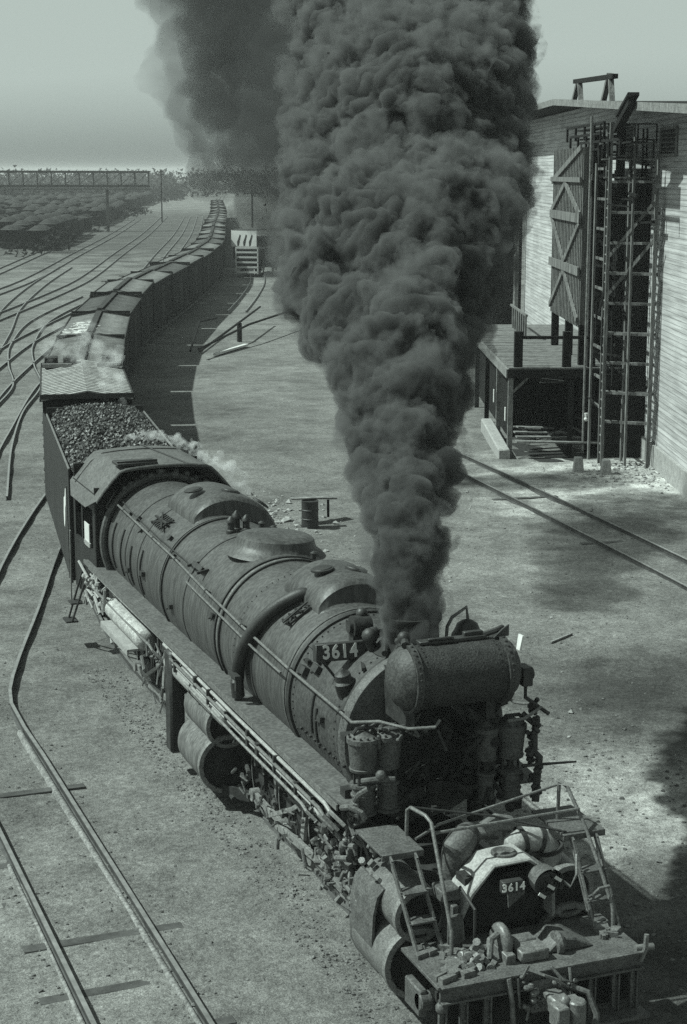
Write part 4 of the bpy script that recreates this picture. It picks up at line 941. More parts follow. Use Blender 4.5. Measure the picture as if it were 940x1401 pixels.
hop = bpy.data.objects.new('hopper_car', None); C.objects.link(hop)
hb_ = MB().prism([(-1.5, .2, 3.1), (-1.5, 12.8, 3.1), (-1.5, 11.2, 1.1), (-1.5, 1.8, 1.1)], (3.0, 0, 0)); hb_.build('body', M['carside'], hop)
hl_ = MB(); vv = []
for j in range(9):
    for i_ in range(5):
        e = math.sin(math.pi*min(1, max(0, j/8)))**.5*math.sin(math.pi*i_/4)**.5; vv.append((-1.4+.7*i_, .4+12.2*j/8, 3.05+.75*e+random.uniform(-.08, .08)))
hl_.add(vv, [(j*5+i_, j*5+i_+1, (j+1)*5+i_+1, (j+1)*5+i_) for j in range(8) for i_ in range(4)], False); hl_.build('coal_load', mat('dull_coal', .035, .8, .6, 1.5), hop)
MB().box((0, 6.5, 1.0), (2.4, 13.2, .3)).box((0, 2.2, .5), (2.3, 2.6, .8)).box((0, 10.8, .5), (2.3, 2.6, .8)).build('underframe', M['soot'], hop)
firsth = True; far_s = s_of_y(640)
for r_i, off in enumerate([-26.5, -31.5, -36.5, -42, -47, -52, -58, -63, -68, -74]):
    ln = offset(TL, off); f2, L2 = path_at(ln); s2 = random.uniform(0, 6)
    while s2 < L2[-1]-14:
        q0 = f2(s2); q1 = f2(s2+13); ang = math.degrees(math.atan2(q0[0]+9.85, q0[1]+18.5))
        if 229+r_i*2 < q0[1] < 620 and 8.6 < ang < 15.5 and random.random() < .9:
            c = hop if firsth else copy_tree(hop); firsth = False
            c.location = (float(q0[0]), float(q0[1]), -.1); c.rotation_euler = (0, 0, math.atan2(-(q1-q0)[0], (q1-q0)[1])); c.scale = (1, 1, random.uniform(.85, 1.15))
            c['label'] = 'dark loaded hopper car parked in the crowded rows below the bridge'; c['category'] = 'hopper car'; c['group'] = 'hopper cars parked in rows at the far left'
        s2 += 13.8 if random.random() < .9 else 24
def pole_(x, y, h, label, arms=1):
    t = thing('utility_pole', label, 'utility pole', (x, y, -.16)); MB().cyl((0, 0, 0), (0, 0, h), .17, .11, 10).build('pole', M['darkwood'], t)
    m = MB()
    for k in range(arms): m.box((0, 0, h-.5-k*.7), (2.4, .14, .14))
    m.build('crossarm', M['darkwood'], t)
pole_(93.2, 371.5, 12.0, 'dark utility pole standing right of the bridge end', 2)
pole_(66, 218, 9.0, 'thin utility pole far behind the white-ended car', 1)

def leaf_mass(name, blobs, per, size, m, label):
    vs = []; fs = []
    for (x, y, z, r, h) in blobs:
        k = int(per)
        d = rng.normal(size=(k, 3)); d /= np.linalg.norm(d, axis=1)[:, None]; rad = rng.uniform(.55, 1.0, k)[:, None]
        c = np.array([x, y, z])+d*rad*np.array([r, r, h]); c[:, 2] = np.maximum(c[:, 2], 0.1)
        for q in c:
            a = rng.normal(size=3); b_ = rng.normal(size=3); a /= np.linalg.norm(a); b_ /= np.linalg.norm(b_)
            s_ = size*rng.uniform(.6, 1.5); i0 = len(vs); vs += [q, q+a*s_, q+b_*s_]; fs.append((i0, i0+1, i0+2))
    o = raw_mesh(name, vs, fs, m, 'stuff'); o['label'] = label; return o
bl = []
for k in range(500):
    th = R(random.uniform(7.5, 15.4)); 
    near = float(np.interp(math.degrees(th), [7, 9.6, 11.4, 13.0, 14.6, 15.4], [520, 560, 600, 640, 680, 700]))
    dist = near*(1+random.random()**1.3*.9)
    r = random.uniform(2.0, 4.2)*(dist/260)**.45; h = r*random.uniform(.45, .8)
    bl.append((-9.85+math.sin(th)*dist, -18.5+math.cos(th)*dist, h*.6, r, h))
tag(leaf_mass('brush', bl, 75, .9, M['brush'], ''), 'dark scrubby brush behind the rows of parked hopper cars', 'brush', kind='stuff')
bl = []
for k in range(170):
    th = R(random.uniform(8.0, 15.0)); near = float(np.interp(math.degrees(th), [8, 9.6, 11.4, 13.0, 14.6, 15.4], [232, 240, 243, 345, 505, 580])); dist = near*(1+random.random()**1.2*1.1)
    r = random.uniform(1.5, 3.6); bl.append((-9.85+math.sin(th)*dist, -18.5+math.cos(th)*dist, random.uniform(.3, 2.2), r, r*.4))
tag(leaf_mass('brush', bl, 55, .55, M['brush'], ''), 'rough dark scrub and scrap between the rows of parked hopper cars', 'brush', kind='stuff')
bl = []
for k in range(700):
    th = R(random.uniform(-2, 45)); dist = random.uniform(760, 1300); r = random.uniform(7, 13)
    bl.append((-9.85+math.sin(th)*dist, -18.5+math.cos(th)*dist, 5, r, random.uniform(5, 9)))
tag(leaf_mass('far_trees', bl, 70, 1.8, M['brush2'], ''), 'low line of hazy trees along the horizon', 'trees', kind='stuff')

# ------------------------------------------------------------------ timber-clad building with tower
ND = Vector((.342, .94, 0)); NO = Vector((-.94, .342, 0))       # along the wall (away) and out of the wall (towards the tracks)
W0 = Vector((26.1, 41.2, 0))
def wp(al, off, z): return W0+ND*al+NO*off+Vector((0, 0, z))    # off: metres out from the wall
def siding():
    m = bpy.data.materials.new('clapboard'); m.use_nodes = True; n = m.node_tree; L = n.links; b = n.nodes['Principled BSDF']; b.inputs['Roughness'].default_value = .85
    tc = n.nodes.new('ShaderNodeTexCoord'); sp = n.nodes.new('ShaderNodeSeparateXYZ'); L.new(tc.outputs['Object'], sp.inputs[0])
    mp = n.nodes.new('ShaderNodeMapping'); mp.inputs['Scale'].default_value = (.22, .22, 7.5); L.new(tc.outputs['Object'], mp.inputs[0])
    n1 = n.nodes.new('ShaderNodeTexNoise'); n1.inputs['Scale'].default_value = 1.0; n1.inputs['Detail'].default_value = 7; n1.inputs['Roughness'].default_value = .7; L.new(mp.outputs[0], n1.inputs['Vector'])
    n2 = n.nodes.new('ShaderNodeTexNoise'); n2.inputs['Scale'].default_value = .35; n2.inputs['Detail'].default_value = 5; L.new(tc.outputs['Object'], n2.inputs['Vector'])
    fr = n.nodes.new('ShaderNodeMath'); fr.operation = 'MULTIPLY'; fr.inputs[1].default_value = 1/.20; L.new(sp.outputs[2], fr.inputs[0])
    fr2 = n.nodes.new('ShaderNodeMath'); fr2.operation = 'FRACT'; L.new(fr.outputs[0], fr2.inputs[0])
    gp = n.nodes.new('ShaderNodeMapRange'); gp.inputs[1].default_value = .80; gp.inputs[2].default_value = .95; gp.inputs[3].default_value = 1; gp.inputs[4].default_value = .45; L.new(fr2.outputs[0], gp.inputs[0])
    r1 = n.nodes.new('ShaderNodeMapRange'); r1.inputs[1].default_value = .35; r1.inputs[2].default_value = .62; r1.inputs[3].default_value = .28; r1.inputs[4].default_value = .56; L.new(n1.outputs[0], r1.inputs[0])
    r2 = n.nodes.new('ShaderNodeMapRange'); r2.inputs[1].default_value = .35; r2.inputs[2].default_value = .65; r2.inputs[3].default_value = .9; r2.inputs[4].default_value = 1.15; L.new(n2.outputs[0], r2.inputs[0])
    a = n.nodes.new('ShaderNodeMath'); a.operation = 'MULTIPLY'; L.new(r1.outputs[0], a.inputs[0]); L.new(r2.outputs[0], a.inputs[1])
    c = n.nodes.new('ShaderNodeMath'); c.operation = 'MULTIPLY'; L.new(a.outputs[0], c.inputs[0]); L.new(gp.outputs[0], c.inputs[1])
    cc = n.nodes.new('ShaderNodeCombineColor'); 
    for i in range(3): L.new(c.outputs[0], cc.inputs[i])
    L.new(cc.outputs[0], b.inputs['Base Color'])
    bp_ = n.nodes.new('ShaderNodeBump'); bp_.inputs['Strength'].default_value = .8; bp_.inputs['Distance'].default_value = .03; L.new(fr2.outputs[0], bp_.inputs['Height']); L.new(bp_.outputs[0], b.inputs['Normal'])
    return m
M['siding'] = siding()
bd = thing('timber_building', 'tall pale clapboard building with louvred windows and overhanging roof', 'building')
def zt(al): return 14.62-.045*max(0, 17.7-al)
m = MB(); m.prism([wp(-35, 0, -.3), wp(43, 0, -.3), wp(43, 0, 14.6), wp(17.7, 0, 14.6), wp(-35, 0, zt(-35)-.02)], -NO*18); m.build('wall', M['siding'], bd)
m = MB()
poly = [wp(-35, 1.75, zt(-35)), wp(17.7, 1.75, 14.63), wp(51, 1.75, 14.63), wp(51, -19, 14.63), wp(17.7, -19, 14.63), wp(-35, -19, zt(-35))]
m.prism(poly, (0, 0, .22)); m.build('roof', M['darkwood'], bd)
m = MB(); m.bar(wp(-35, 1.78, zt(-35)+.16), wp(17.7, 1.78, 14.79), .05, .30); m.bar(wp(17.7, 1.78, 14.79), wp(51, 1.78, 14.79), .05, .30); m.build('fascia', M['palewood'], bd)
def louvre(al0, al1, z0, z1):
    f = MB(); f.bar(wp(al0, .04, z0), wp(al0, .04, z1), .12, .08, (1, 0, 0)); f.bar(wp(al1, .04, z0), wp(al1, .04, z1), .12, .08, (1, 0, 0)); f.bar(wp(al0-.15, .07, z0-.05), wp(al1+.15, .07, z0-.05), .18, .10); f.bar(wp(al0, .04, z1), wp(al1, .04, z1), .1, .1)
    o = f.build('window', M['palewood'], bd)
    m = MB(); m.prism([wp(al0, .012, z0), wp(al1, .012, z0), wp(al1, .012, z1), wp(al0, .012, z1)], NO*.02); m.build('window_recess', M['soot'], o)
    m = MB(); z = z0+.1
    while z < z1-.05: m.bar(wp(al0+.05, .06, z), wp(al1-.05, .06, z), .10, .03, Vector((0, 0, 1))+NO*.6); z += .17
    m.build('louvre', M['wood'], o)
louvre(5.0, 8.6, 12.25, 13.35); louvre(-3.8, -.8, 12.1, 13.05)
louvre(-16, -13, 11.5, 12.5)
MB().prism([wp(-35, .0, -.3), wp(.9, .0, -.3), wp(.9, .0, .75), wp(-35, .0, .75)], NO*.12).build('plinth', M['concrete'], bd)

# dark lift tower against the wall, panelled bin, ladder tower, landings
tw = thing('elevator_tower', 'dark timber hoist tower with ladders, cross-braced bin and scaffold landings against the wall', 'tower')
m = MB(); m.prism([wp(.9, .05, -.2), wp(5.2, .05, -.2), wp(5.2, 1.0, -.2), wp(.9, 1.0, -.2)], (0, 0, 11.2)); m.build('casing', M['darkwood'], tw)  # solid dark box added to stand for the tower's shadow on the wall
m = MB(); m.prism([wp(1.9, 2.3, 5.2), wp(10.6, 2.3, 5.2), wp(10.6, 2.62, 5.2), wp(1.9, 2.62, 5.2)], (0, 0, 7.2)); bn = m.build('bin', M['wood'], tw)
m = MB(); al = 2.1
while al < 10.5: m.bar(wp(al, 2.64, 5.1), wp(al, 2.64, 12.4), .12, .07, NO); al += .44
m.build('batten_panel', M['palewood'], bn)
for z in (9.55, 7.4, 11.1): 
    m = MB(); m.bar(wp(1.8, 2.74, z), wp(10.7, 2.74, z), .09, .36 if z < 11 else .2); m.build('cross_rail', M['wood'], bn)
m = MB()
for (a_, za, b_, zb_) in ((10.5, 11.0, 2.0, 12.4), (10.5, 9.7, 6.3, 10.95), (6.3, 10.95, 2.0, 9.7), (10.5, 9.4, 6.3, 7.6), (6.3, 7.6, 2.0, 9.4), (10.5, 5.4, 6.3, 7.2), (6.3, 7.2, 2.0, 5.4)):
    m.bar(wp(a_, 2.73, za), wp(b_, 2.73, zb_), .07, .24)
m.build_each('diagonal_brace', M['wood'], bn)
for (al, of, z0, z1) in ((2.1, 2.45, 3.5, 5.2), (6.0, 2.45, 3.5, 5.2), (10.4, 2.45, 3.5, 5.2), (1.6, 2.15, -.2, 13.0), (1.2, 1.25, -.2, 13.2), (5.0, 1.3, 3.4, 12.6), (-1.2, 2.05, -.2, 13.3), (-.55, 2.05, -.2, 13.3), (-1.9, .35, -.2, 10.8)):
    MB().bar(wp(al, of, z0), wp(al, of, z1), .32 if al > 1 else .13, None, NO).build('post', M['darkwood'] if al > 0 else M['wood'], tw)
m = MB(); z = .3
while z < 13.1: m.bar(wp(-1.2, 2.05, z), wp(-.55, 2.05, z), .05); z += .36
m.build('ladder', M['palewood'], tw)
MB().prism([wp(.7, .06, -.2), wp(7.5, .06, -.2), wp(7.5, 1.9, -.2), wp(.7, 1.9, -.2)], (0, 0, 3.5)).build('shade_box', M['darkwood'], tw)  # dark box added to blacken the shaded foot of the tower
MB().tube([wp(.9, 2.5, .1), wp(.9, 2.5, 13.6)], .05, 6).build('down_pipe', M['palewood'], tw)
z = 1.6; i = 0
while z < 11.3:
    m = MB(); m.bar(wp(-.9, 2.0, z), wp(-1.7, .2, z), .45 if i % 2 else .20, .10); m.build('landing', M['wood'], tw)
    m = MB(); m.bar(wp(1.5, 2.1, z+.2), wp(1.2, 1.2, z+.25), .14, .16); m.build('beam', M['darkwood'], tw)
    m = MB(); m.bar(wp(1.5, 2.1, z+.2), wp(1.2, 1.2, z+1.3 if i % 2 else z-.9), .10, .14); m.build('diagonal_brace', M['darkwood'], tw)
    m = MB(); m.bar(wp(1.5, 2.1, z+.5), wp(-.6, 2.05, z+.5), .08, .10); m.build('beam', M['wood'], tw)
    m = MB(); m.bar(wp(-1.75, .3, z), wp(-1.75, .3, z+.9), .08); m.build('rail_post', M['wood'], tw)
    z += 1.18; i += 1
MB().bar(wp(-.9, 2.0, 8.1), wp(-1.8, .3, 10.4), .08, .12).bar(wp(-.9, 2.0, 6.6), wp(-1.8, .3, 8.9), .08, .12).build_each('diagonal_brace', M['wood'], tw)
for (a0, a1, z) in ((-1, 8, 12.9), (-4.6, 5, 12.6), (-1.0, 9.0, 13.3), (0, 10, 12.3)):
    m = MB(); m.bar(wp(a0, 2.3, z), wp(a1, 2.3, z), .10, .10); m.bar(wp(a0, 1.6, z-.1), wp(a1, 1.6, z-.1), .6, .06)
    for k in range(5): q = a0+(a1-a0)*k/4; m.bar(wp(q, 2.3, z), wp(q, 2.3, z-.6), .08)
    m.build('top_walkway', M['darkwood'], tw)
m = MB(); m.bar(wp(.2, .4, 9.6), wp(.2, .4, 13.1), .06); m.bar(wp(1.0, .4, 9.6), wp(1.0, .4, 13.1), .06); z = 9.7
while z < 13: m.bar(wp(.2, .4, z), wp(1.0, .4, z), .05); z += .3
m.build('upper_ladder', M['darkwood'], tw)
m = MB(); m.bar(wp(-1.8, 1.95, 13.0), wp(-4.9, 1.95, 13.95), .30, .26); m.bar(wp(-2.6, 1.95, 13.5), wp(-5.1, 1.95, 14.2), .42, .12); m.build('boom', M['darkwood'], tw)
ts = thing('roof_trestle', 'small open timber trestle standing on the roof edge above the tower', 'trestle')
MB().bar(wp(17.2, .8, 15.75), wp(5.7, .8, 15.4), .24, .20).build('top_beam', M['darkwood'], ts)
for al in (15.2, 6.3):
    MB().bar(wp(al+2.4, .8, zt(al+2.4)+.2), wp(al+.9, .8, 15.4+.02*al), .22).build('leg', M['wood'], ts)
    MB().bar(wp(al, .8, zt(al)+.2), wp(al+.6, .8, 15.4+.02*al), .22).build('leg', M['wood'], ts)
m = MB()
for k in range(46):
    al = random.uniform(-1.6, 2.2); of = random.uniform(.9, 2.4); z = random.uniform(.8, 12.6)
    if k % 3 == 0: m.bar(wp(al, of, z), wp(al, of, min(13, z+random.uniform(.6, 2.2))), random.uniform(.05, .10))
    elif k % 3 == 1: m.bar(wp(al, of, z), wp(al-random.uniform(.3, 1.5), of-random.uniform(0, .8), z+random.uniform(-.1, .1)), random.uniform(.05, .12))
    else: m.bar(wp(al, of, z), wp(al-random.uniform(-.5, 1.2), of-random.uniform(-.5, .8), z+random.uniform(-1.2, 1.2)), random.uniform(.05, .09))
m.build_each('scaffold_member', M['darkwood'], tw)
for (al, of) in ((-.2, 1.1), (.6, 2.3), (-1.6, 1.2), (3.2, 2.0)): MB().bar(wp(al, of, -.2), wp(al, of, random.uniform(11, 13)), .09).build('post', M['wood'], tw)
for (z, of0, of1) in ((11.9, 2.3, .3), (11.2, 2.2, .6), (12.5, 2.4, .2)):
    MB().bar(wp(-.6, of0, z), wp(-.8, of1, z), .5, .06).build('landing', M['palewood'], tw)
    m = MB()
    for k in range(4): q = of0+(of1-of0)*k/3; m.bar(wp(-.7, q, z), wp(-.7, q, z+.75), .05)
    m.bar(wp(-.7, of0, z+.75), wp(-.7, of1, z+.75), .05); m.build('guard_rail', M['darkwood'], tw)
# far second tower beyond the wall end
t2 = thing('far_tower', 'second dark braced tower at the far left end of the clapboard wall', 'tower')
m = MB(); m.prism([wp(43, .2, -.2), wp(52, .2, -.2), wp(52, 4, -.2), wp(43, 4, -.2)], (0, 0, 9.5)); m.build('casing', M['darkwood'], t2)
m = MB(); m.bar(wp(42.6, .6, 0), wp(42.6, .6, 10), .25); m.bar(wp(46, 4.2, 0), wp(46, 4.2, 11.5), .25); m.build('post', M['palewood'], t2)
MB().bar(wp(42.6, .6, 9.9), wp(50, 4.2, 9.9), .2).bar(wp(44, 4.2, 7), wp(52, 4.2, 7), .2).build('beam', M['palewood'], t2)

# loading platform
pf2 = thing('loading_platform', 'weathered plank loading platform on posts left of the hoist tower', 'platform')
m = MB(); al = 1.2
while al < 21: m.bar(wp(al, 5.6, 3.50+random.uniform(-.01, .015)), wp(al, .3, 3.50), .40, .07); al += .42
m.build('deck', M['wood'], pf2)
MB().bar(wp(1.0, 5.65, 3.3), wp(21, 5.65, 3.3), .12, .36).build('edge_beam', M['palewood'], pf2)
MB().bar(wp(1.0, 5.65, 3.3), wp(1.0, .3, 3.3), .12, .36).build('edge_beam', M['darkwood'], pf2)
for (al, of) in ((1.2, 5.5), (5.8, 5.5), (11, 5.5), (16, 5.5), (1.2, 3.0)):
    MB().bar(wp(al, of, -.3), wp(al, of, 3.3), .20, None, NO).build('post', M['palewood'] if al < 6 and of > 5 else M['darkwood'], pf2)
MB().bar(wp(1.25, 5.4, 2.5), wp(1.25, 4.7, 3.2), .1).build('knee_brace', M['wood'], pf2)
for (al, of) in ((1.3, 5.2), (1.3, 3.2)):
    MB().bar(wp(al, of, 3.2), wp(al, of, 5.0), .34, None, NO).build('upright', M['darkwood'], pf2)
MB().bar(wp(1.3, 5.3, 4.75), wp(1.3, .6, 4.75), .14, .12).build('hand_rail', M['darkwood'], pf2)
m = MB(); 
for k in range(7): m.bar(wp(13+k*.9, 3.5, 3.6), wp(13+k*.9, 3.5, 4.7), .08)
m.bar(wp(12.6, 3.5, 4.7), wp(19.4, 3.5, 4.7), .10); m.build('railing', M['wood'], pf2)
# closed dark back under the deck
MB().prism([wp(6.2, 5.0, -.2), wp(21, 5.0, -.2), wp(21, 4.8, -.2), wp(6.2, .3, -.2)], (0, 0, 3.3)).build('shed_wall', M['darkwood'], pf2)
for (al, of, z) in ((1.05, 5.62, 1.35), (5.7, 5.62, 1.5)):
    tag(MB().bar(wp(al, of+.1, z), wp(al, of+.1, z+.55), .26, .03, NO).build('paper_notice', M['white'], None), 'white paper notice on the %s platform post' % ('near' if al < 2 else 'far'), 'notice', 'notices on the platform posts')
tag(MB().prism([wp(2.2, 4.2, 2.75), wp(2.6, 3.1, 2.75), wp(3.6, 3.0, 3.05), wp(3.2, 4.1, 3.05)], (0, 0, .04)).build('pale_panel', M['wood'], None), 'tilted pale sheet hanging under the platform deck', 'sheet')
for k in range(16):
    al = random.uniform(2, 5.6); of = random.uniform(2.0, 5.2); l = random.uniform(.6, 2.0); a = random.uniform(-.8, .8)
    tag(MB().bar(wp(al, of, .05+random.random()*.9), wp(al+l*math.sin(a), of-l*math.cos(a), .1+random.random()*.8), .16, .06).build('timber', M['wood'] if k % 2 else M['darkwood'], None), 'loose dark timber piled in the shade under the platform', 'timber', 'timbers piled under the platform')
# pit and planks
tag(MB().bar(wp(.4, 5.8, -.25), wp(8.0, 5.8, -.05), .5, 1.0).build('pit_wall', M['concrete'], None, .05), 'low whitish retaining wall beside the lone track under the platform', 'low wall')
for k, (a0, o0, a1, o1, z) in enumerate([(.6, 5.3, 1.0, 1.6, .55), (1.4, 5.2, 2.0, 2.2, .62), (2.2, 5.2, 2.6, 2.8, .7), (3.0, 5.0, 3.4, 3.4, .8)]):
    tag(MB().bar(wp(a0, o0, z), wp(a1, o1, z-.12), .32, .06).build('plank', M['palewood'], None), ['lowest pale plank', 'second pale plank from the track side', 'third pale plank from the track side', 'farthest pale plank'][k]+' laid across the dark pit under the platform', 'plank', 'planks over the pit')
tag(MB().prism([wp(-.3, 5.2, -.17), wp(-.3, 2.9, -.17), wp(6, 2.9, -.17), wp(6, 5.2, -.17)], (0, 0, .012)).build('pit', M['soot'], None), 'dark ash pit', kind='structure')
for (x, y, l) in ((22.2, 39.85, 'left of the two tapered concrete piers at the foot of the tower'), (22.95, 39.0, 'right of the two tapered concrete piers at the foot of the tower')):
    tag(MB().box((x, y, .12), (.42, .42, .62), R(-20), .72).build('concrete_pier', M['concrete'], None, .02), l, 'pier', 'concrete piers')
tag(MB().ball((23.9, 42.4, 1.5), .09, 10).cyl((23.9, 42.4, 1.55), (23.9, 42.4, 1.75), .05, .08, 10).build('lamp', M['white'], None), 'small white lamp globe hanging in the dark under the tower', 'lamp')

# ------------------------------------------------------------------ small things on the right-hand ground
t = thing('steel_drum', 'dark upright steel drum standing on the ground beyond the boiler', 'drum', (8.75, 33.6, -.16))
MB().lathe((0, 0, 0), (0, 0, 1), [(0, .27), (.02, .29), (.28, .28), (.30, .30), (.32, .28), (.58, .28), (.60, .30), (.62, .28), (.88, .28), (.9, .29), (.9, .26), (.87, .25), (.87, 0)], 24).build('drum_body', M['iron'], t)
t = thing('lean_to_board', 'tilted boards propped like a small table behind the steel drum', 'boards')
MB().bar((8.5, 34.4, .72), (10.0, 34.75, .56), .5, .05).build('board', M['wood'], t)
MB().bar((8.2, 33.95, .78), (9.3, 33.8, .78), .28, .04).build('board', M['palewood'], t)
MB().bar((9.2, 34.5, -.1), (9.3, 34.5, .62), .08).bar((9.8, 34.7, -.1), (9.8, 34.7, .5), .07).build_each('leg', M['darkwood'], t)
def scatter(name, n, region, smin, smax, m, label, flat=.6):
    vs = []; fs = []
    P = [Vector((1, 0, 0)), Vector((-.8, .2, 0)), Vector((0, 1.1, .1)), Vector((.1, -.9, 0)), Vector((0, 0, .9)), Vector((0, .1, -1))]
    F = ((0, 2, 4), (2, 1, 4), (1, 3, 4), (3, 0, 4), (2, 0, 5), (1, 2, 5), (3, 1, 5), (0, 3, 5))
    for k in range(n):
        x, y = region(); s_ = smin*(smax/smin)**(random.random()**2.2); mr = Matrix.Rotation(random.random()*6, 3, 'Z') @ Matrix.Rotation(random.random()*6, 3, 'X')
        z = -.16+0.05*mnoise.noise((x*0.35, y*0.35, 1.0))+0.035*mnoise.noise((x*1.1, y*1.1, 5.0)) if -20 < x < 44 and y < 62 else -.16
        b0 = len(vs)
        for p in P: q = mr @ Vector((p.x*s_*random.uniform(.7, 1.3), p.y*s_*random.uniform(.7, 1.3), p.z*s_)); q.z *= flat; vs.append((q.x+x, q.y+y, q.z+z+s_*.2))
        for f in F: fs.append(tuple(b0+i for i in f))
    o = raw_mesh(name, vs, fs, m, 'stuff'); tag(o, label, kind='stuff'); return o
def g1():
    while True:
        x = random.uniform(-12, 26); y = random.uniform(-4, 46)
        if abs(x-(.0 if y < 20 else (y-20)*.12)) > 1.7 or random.random() < .2: return x, y
scatter('gravel', 12000, g1, .008, .045, M['rock'], 'loose stones and cinders strewn over the dirt')
def g2():
    a = random.gauss(0, 1); b_ = random.gauss(0, 1); return 7.2+a*1.3, 36+b_*2.2
scatter('rubble', 500, g2, .03, .20, M['pale'], 'broken pale rubble heaped beyond the cab')
def g7(): return random.uniform(4, 20), random.uniform(8, 40)
scatter('litter', 160, g7, .02, .10, M['pale'], 'pale litter and chips dotted over the dirt right of the locomotive')
def g3():
    a = random.gauss(0, 1); b_ = random.gauss(0, 1); return 24.6+a*1.6, 38.4+b_*1.5
scatter('rubble', 500, g3, .03, .16, M['pale'], 'rubble at the foot of the clapboard wall')
def g4(): return -4.0+random.gauss(0, .9)*.3+random.choice([-1.5, 0]), random.uniform(-5, 18)
scatter('gravel', 900, g4, .012, .06, M['rock'], 'small stones along the left foreground rails')
def g5():
    y = random.uniform(0, 20); return -1.55+random.uniform(-.35, .5), y
scatter('gravel', 2500, g5, .01, .05, M['rock'], 'ballast along the locomotive track')
def g6():
    x = random.uniform(2.2, 8); return x, random.uniform(1, 14)
scatter('gravel', 1500, g6, .012, .07, M['rock'], 'coarser stones right of the locomotive front')
# pale boards in the shade at lower right
t = thing('discarded_boards', 'white boards lying in the locomotive shadow at the lower right edge', 'boards')
MB().prism([(2.35, -.55, -.08), (4.6, .3, -.05), (4.7, -.15, -.05), (3.35, -1.0, -.07)], (0, 0, .06)).build('board', M['white'], t)
MB().bar((3.2, -.75, .02), (3.5, .05, .06), .14, .06).bar((3.9, -.7, .02), (4.0, .15, .05), .14, .06).bar((3.0, -1.4, 0.0), (4.8, -1.0, .05), .12, .05).build('crosspiece', M['darkwood'], t)
for k in range(9):
    x = random.uniform(6, 19); y = random.uniform(8, 34)
    a = random.random()*3.1; l = random.uniform(.3, 1.1)
    tag(MB().bar((x, y, -.12), (x+l*math.cos(a), y+l*math.sin(a), -.10), .06, .04).build('wood_scrap', M['palewood'] if k % 2 else M['darkwood'], None), 'small scrap of wood lying on the dirt right of the locomotive', 'scrap', 'wood scraps on the dirt')


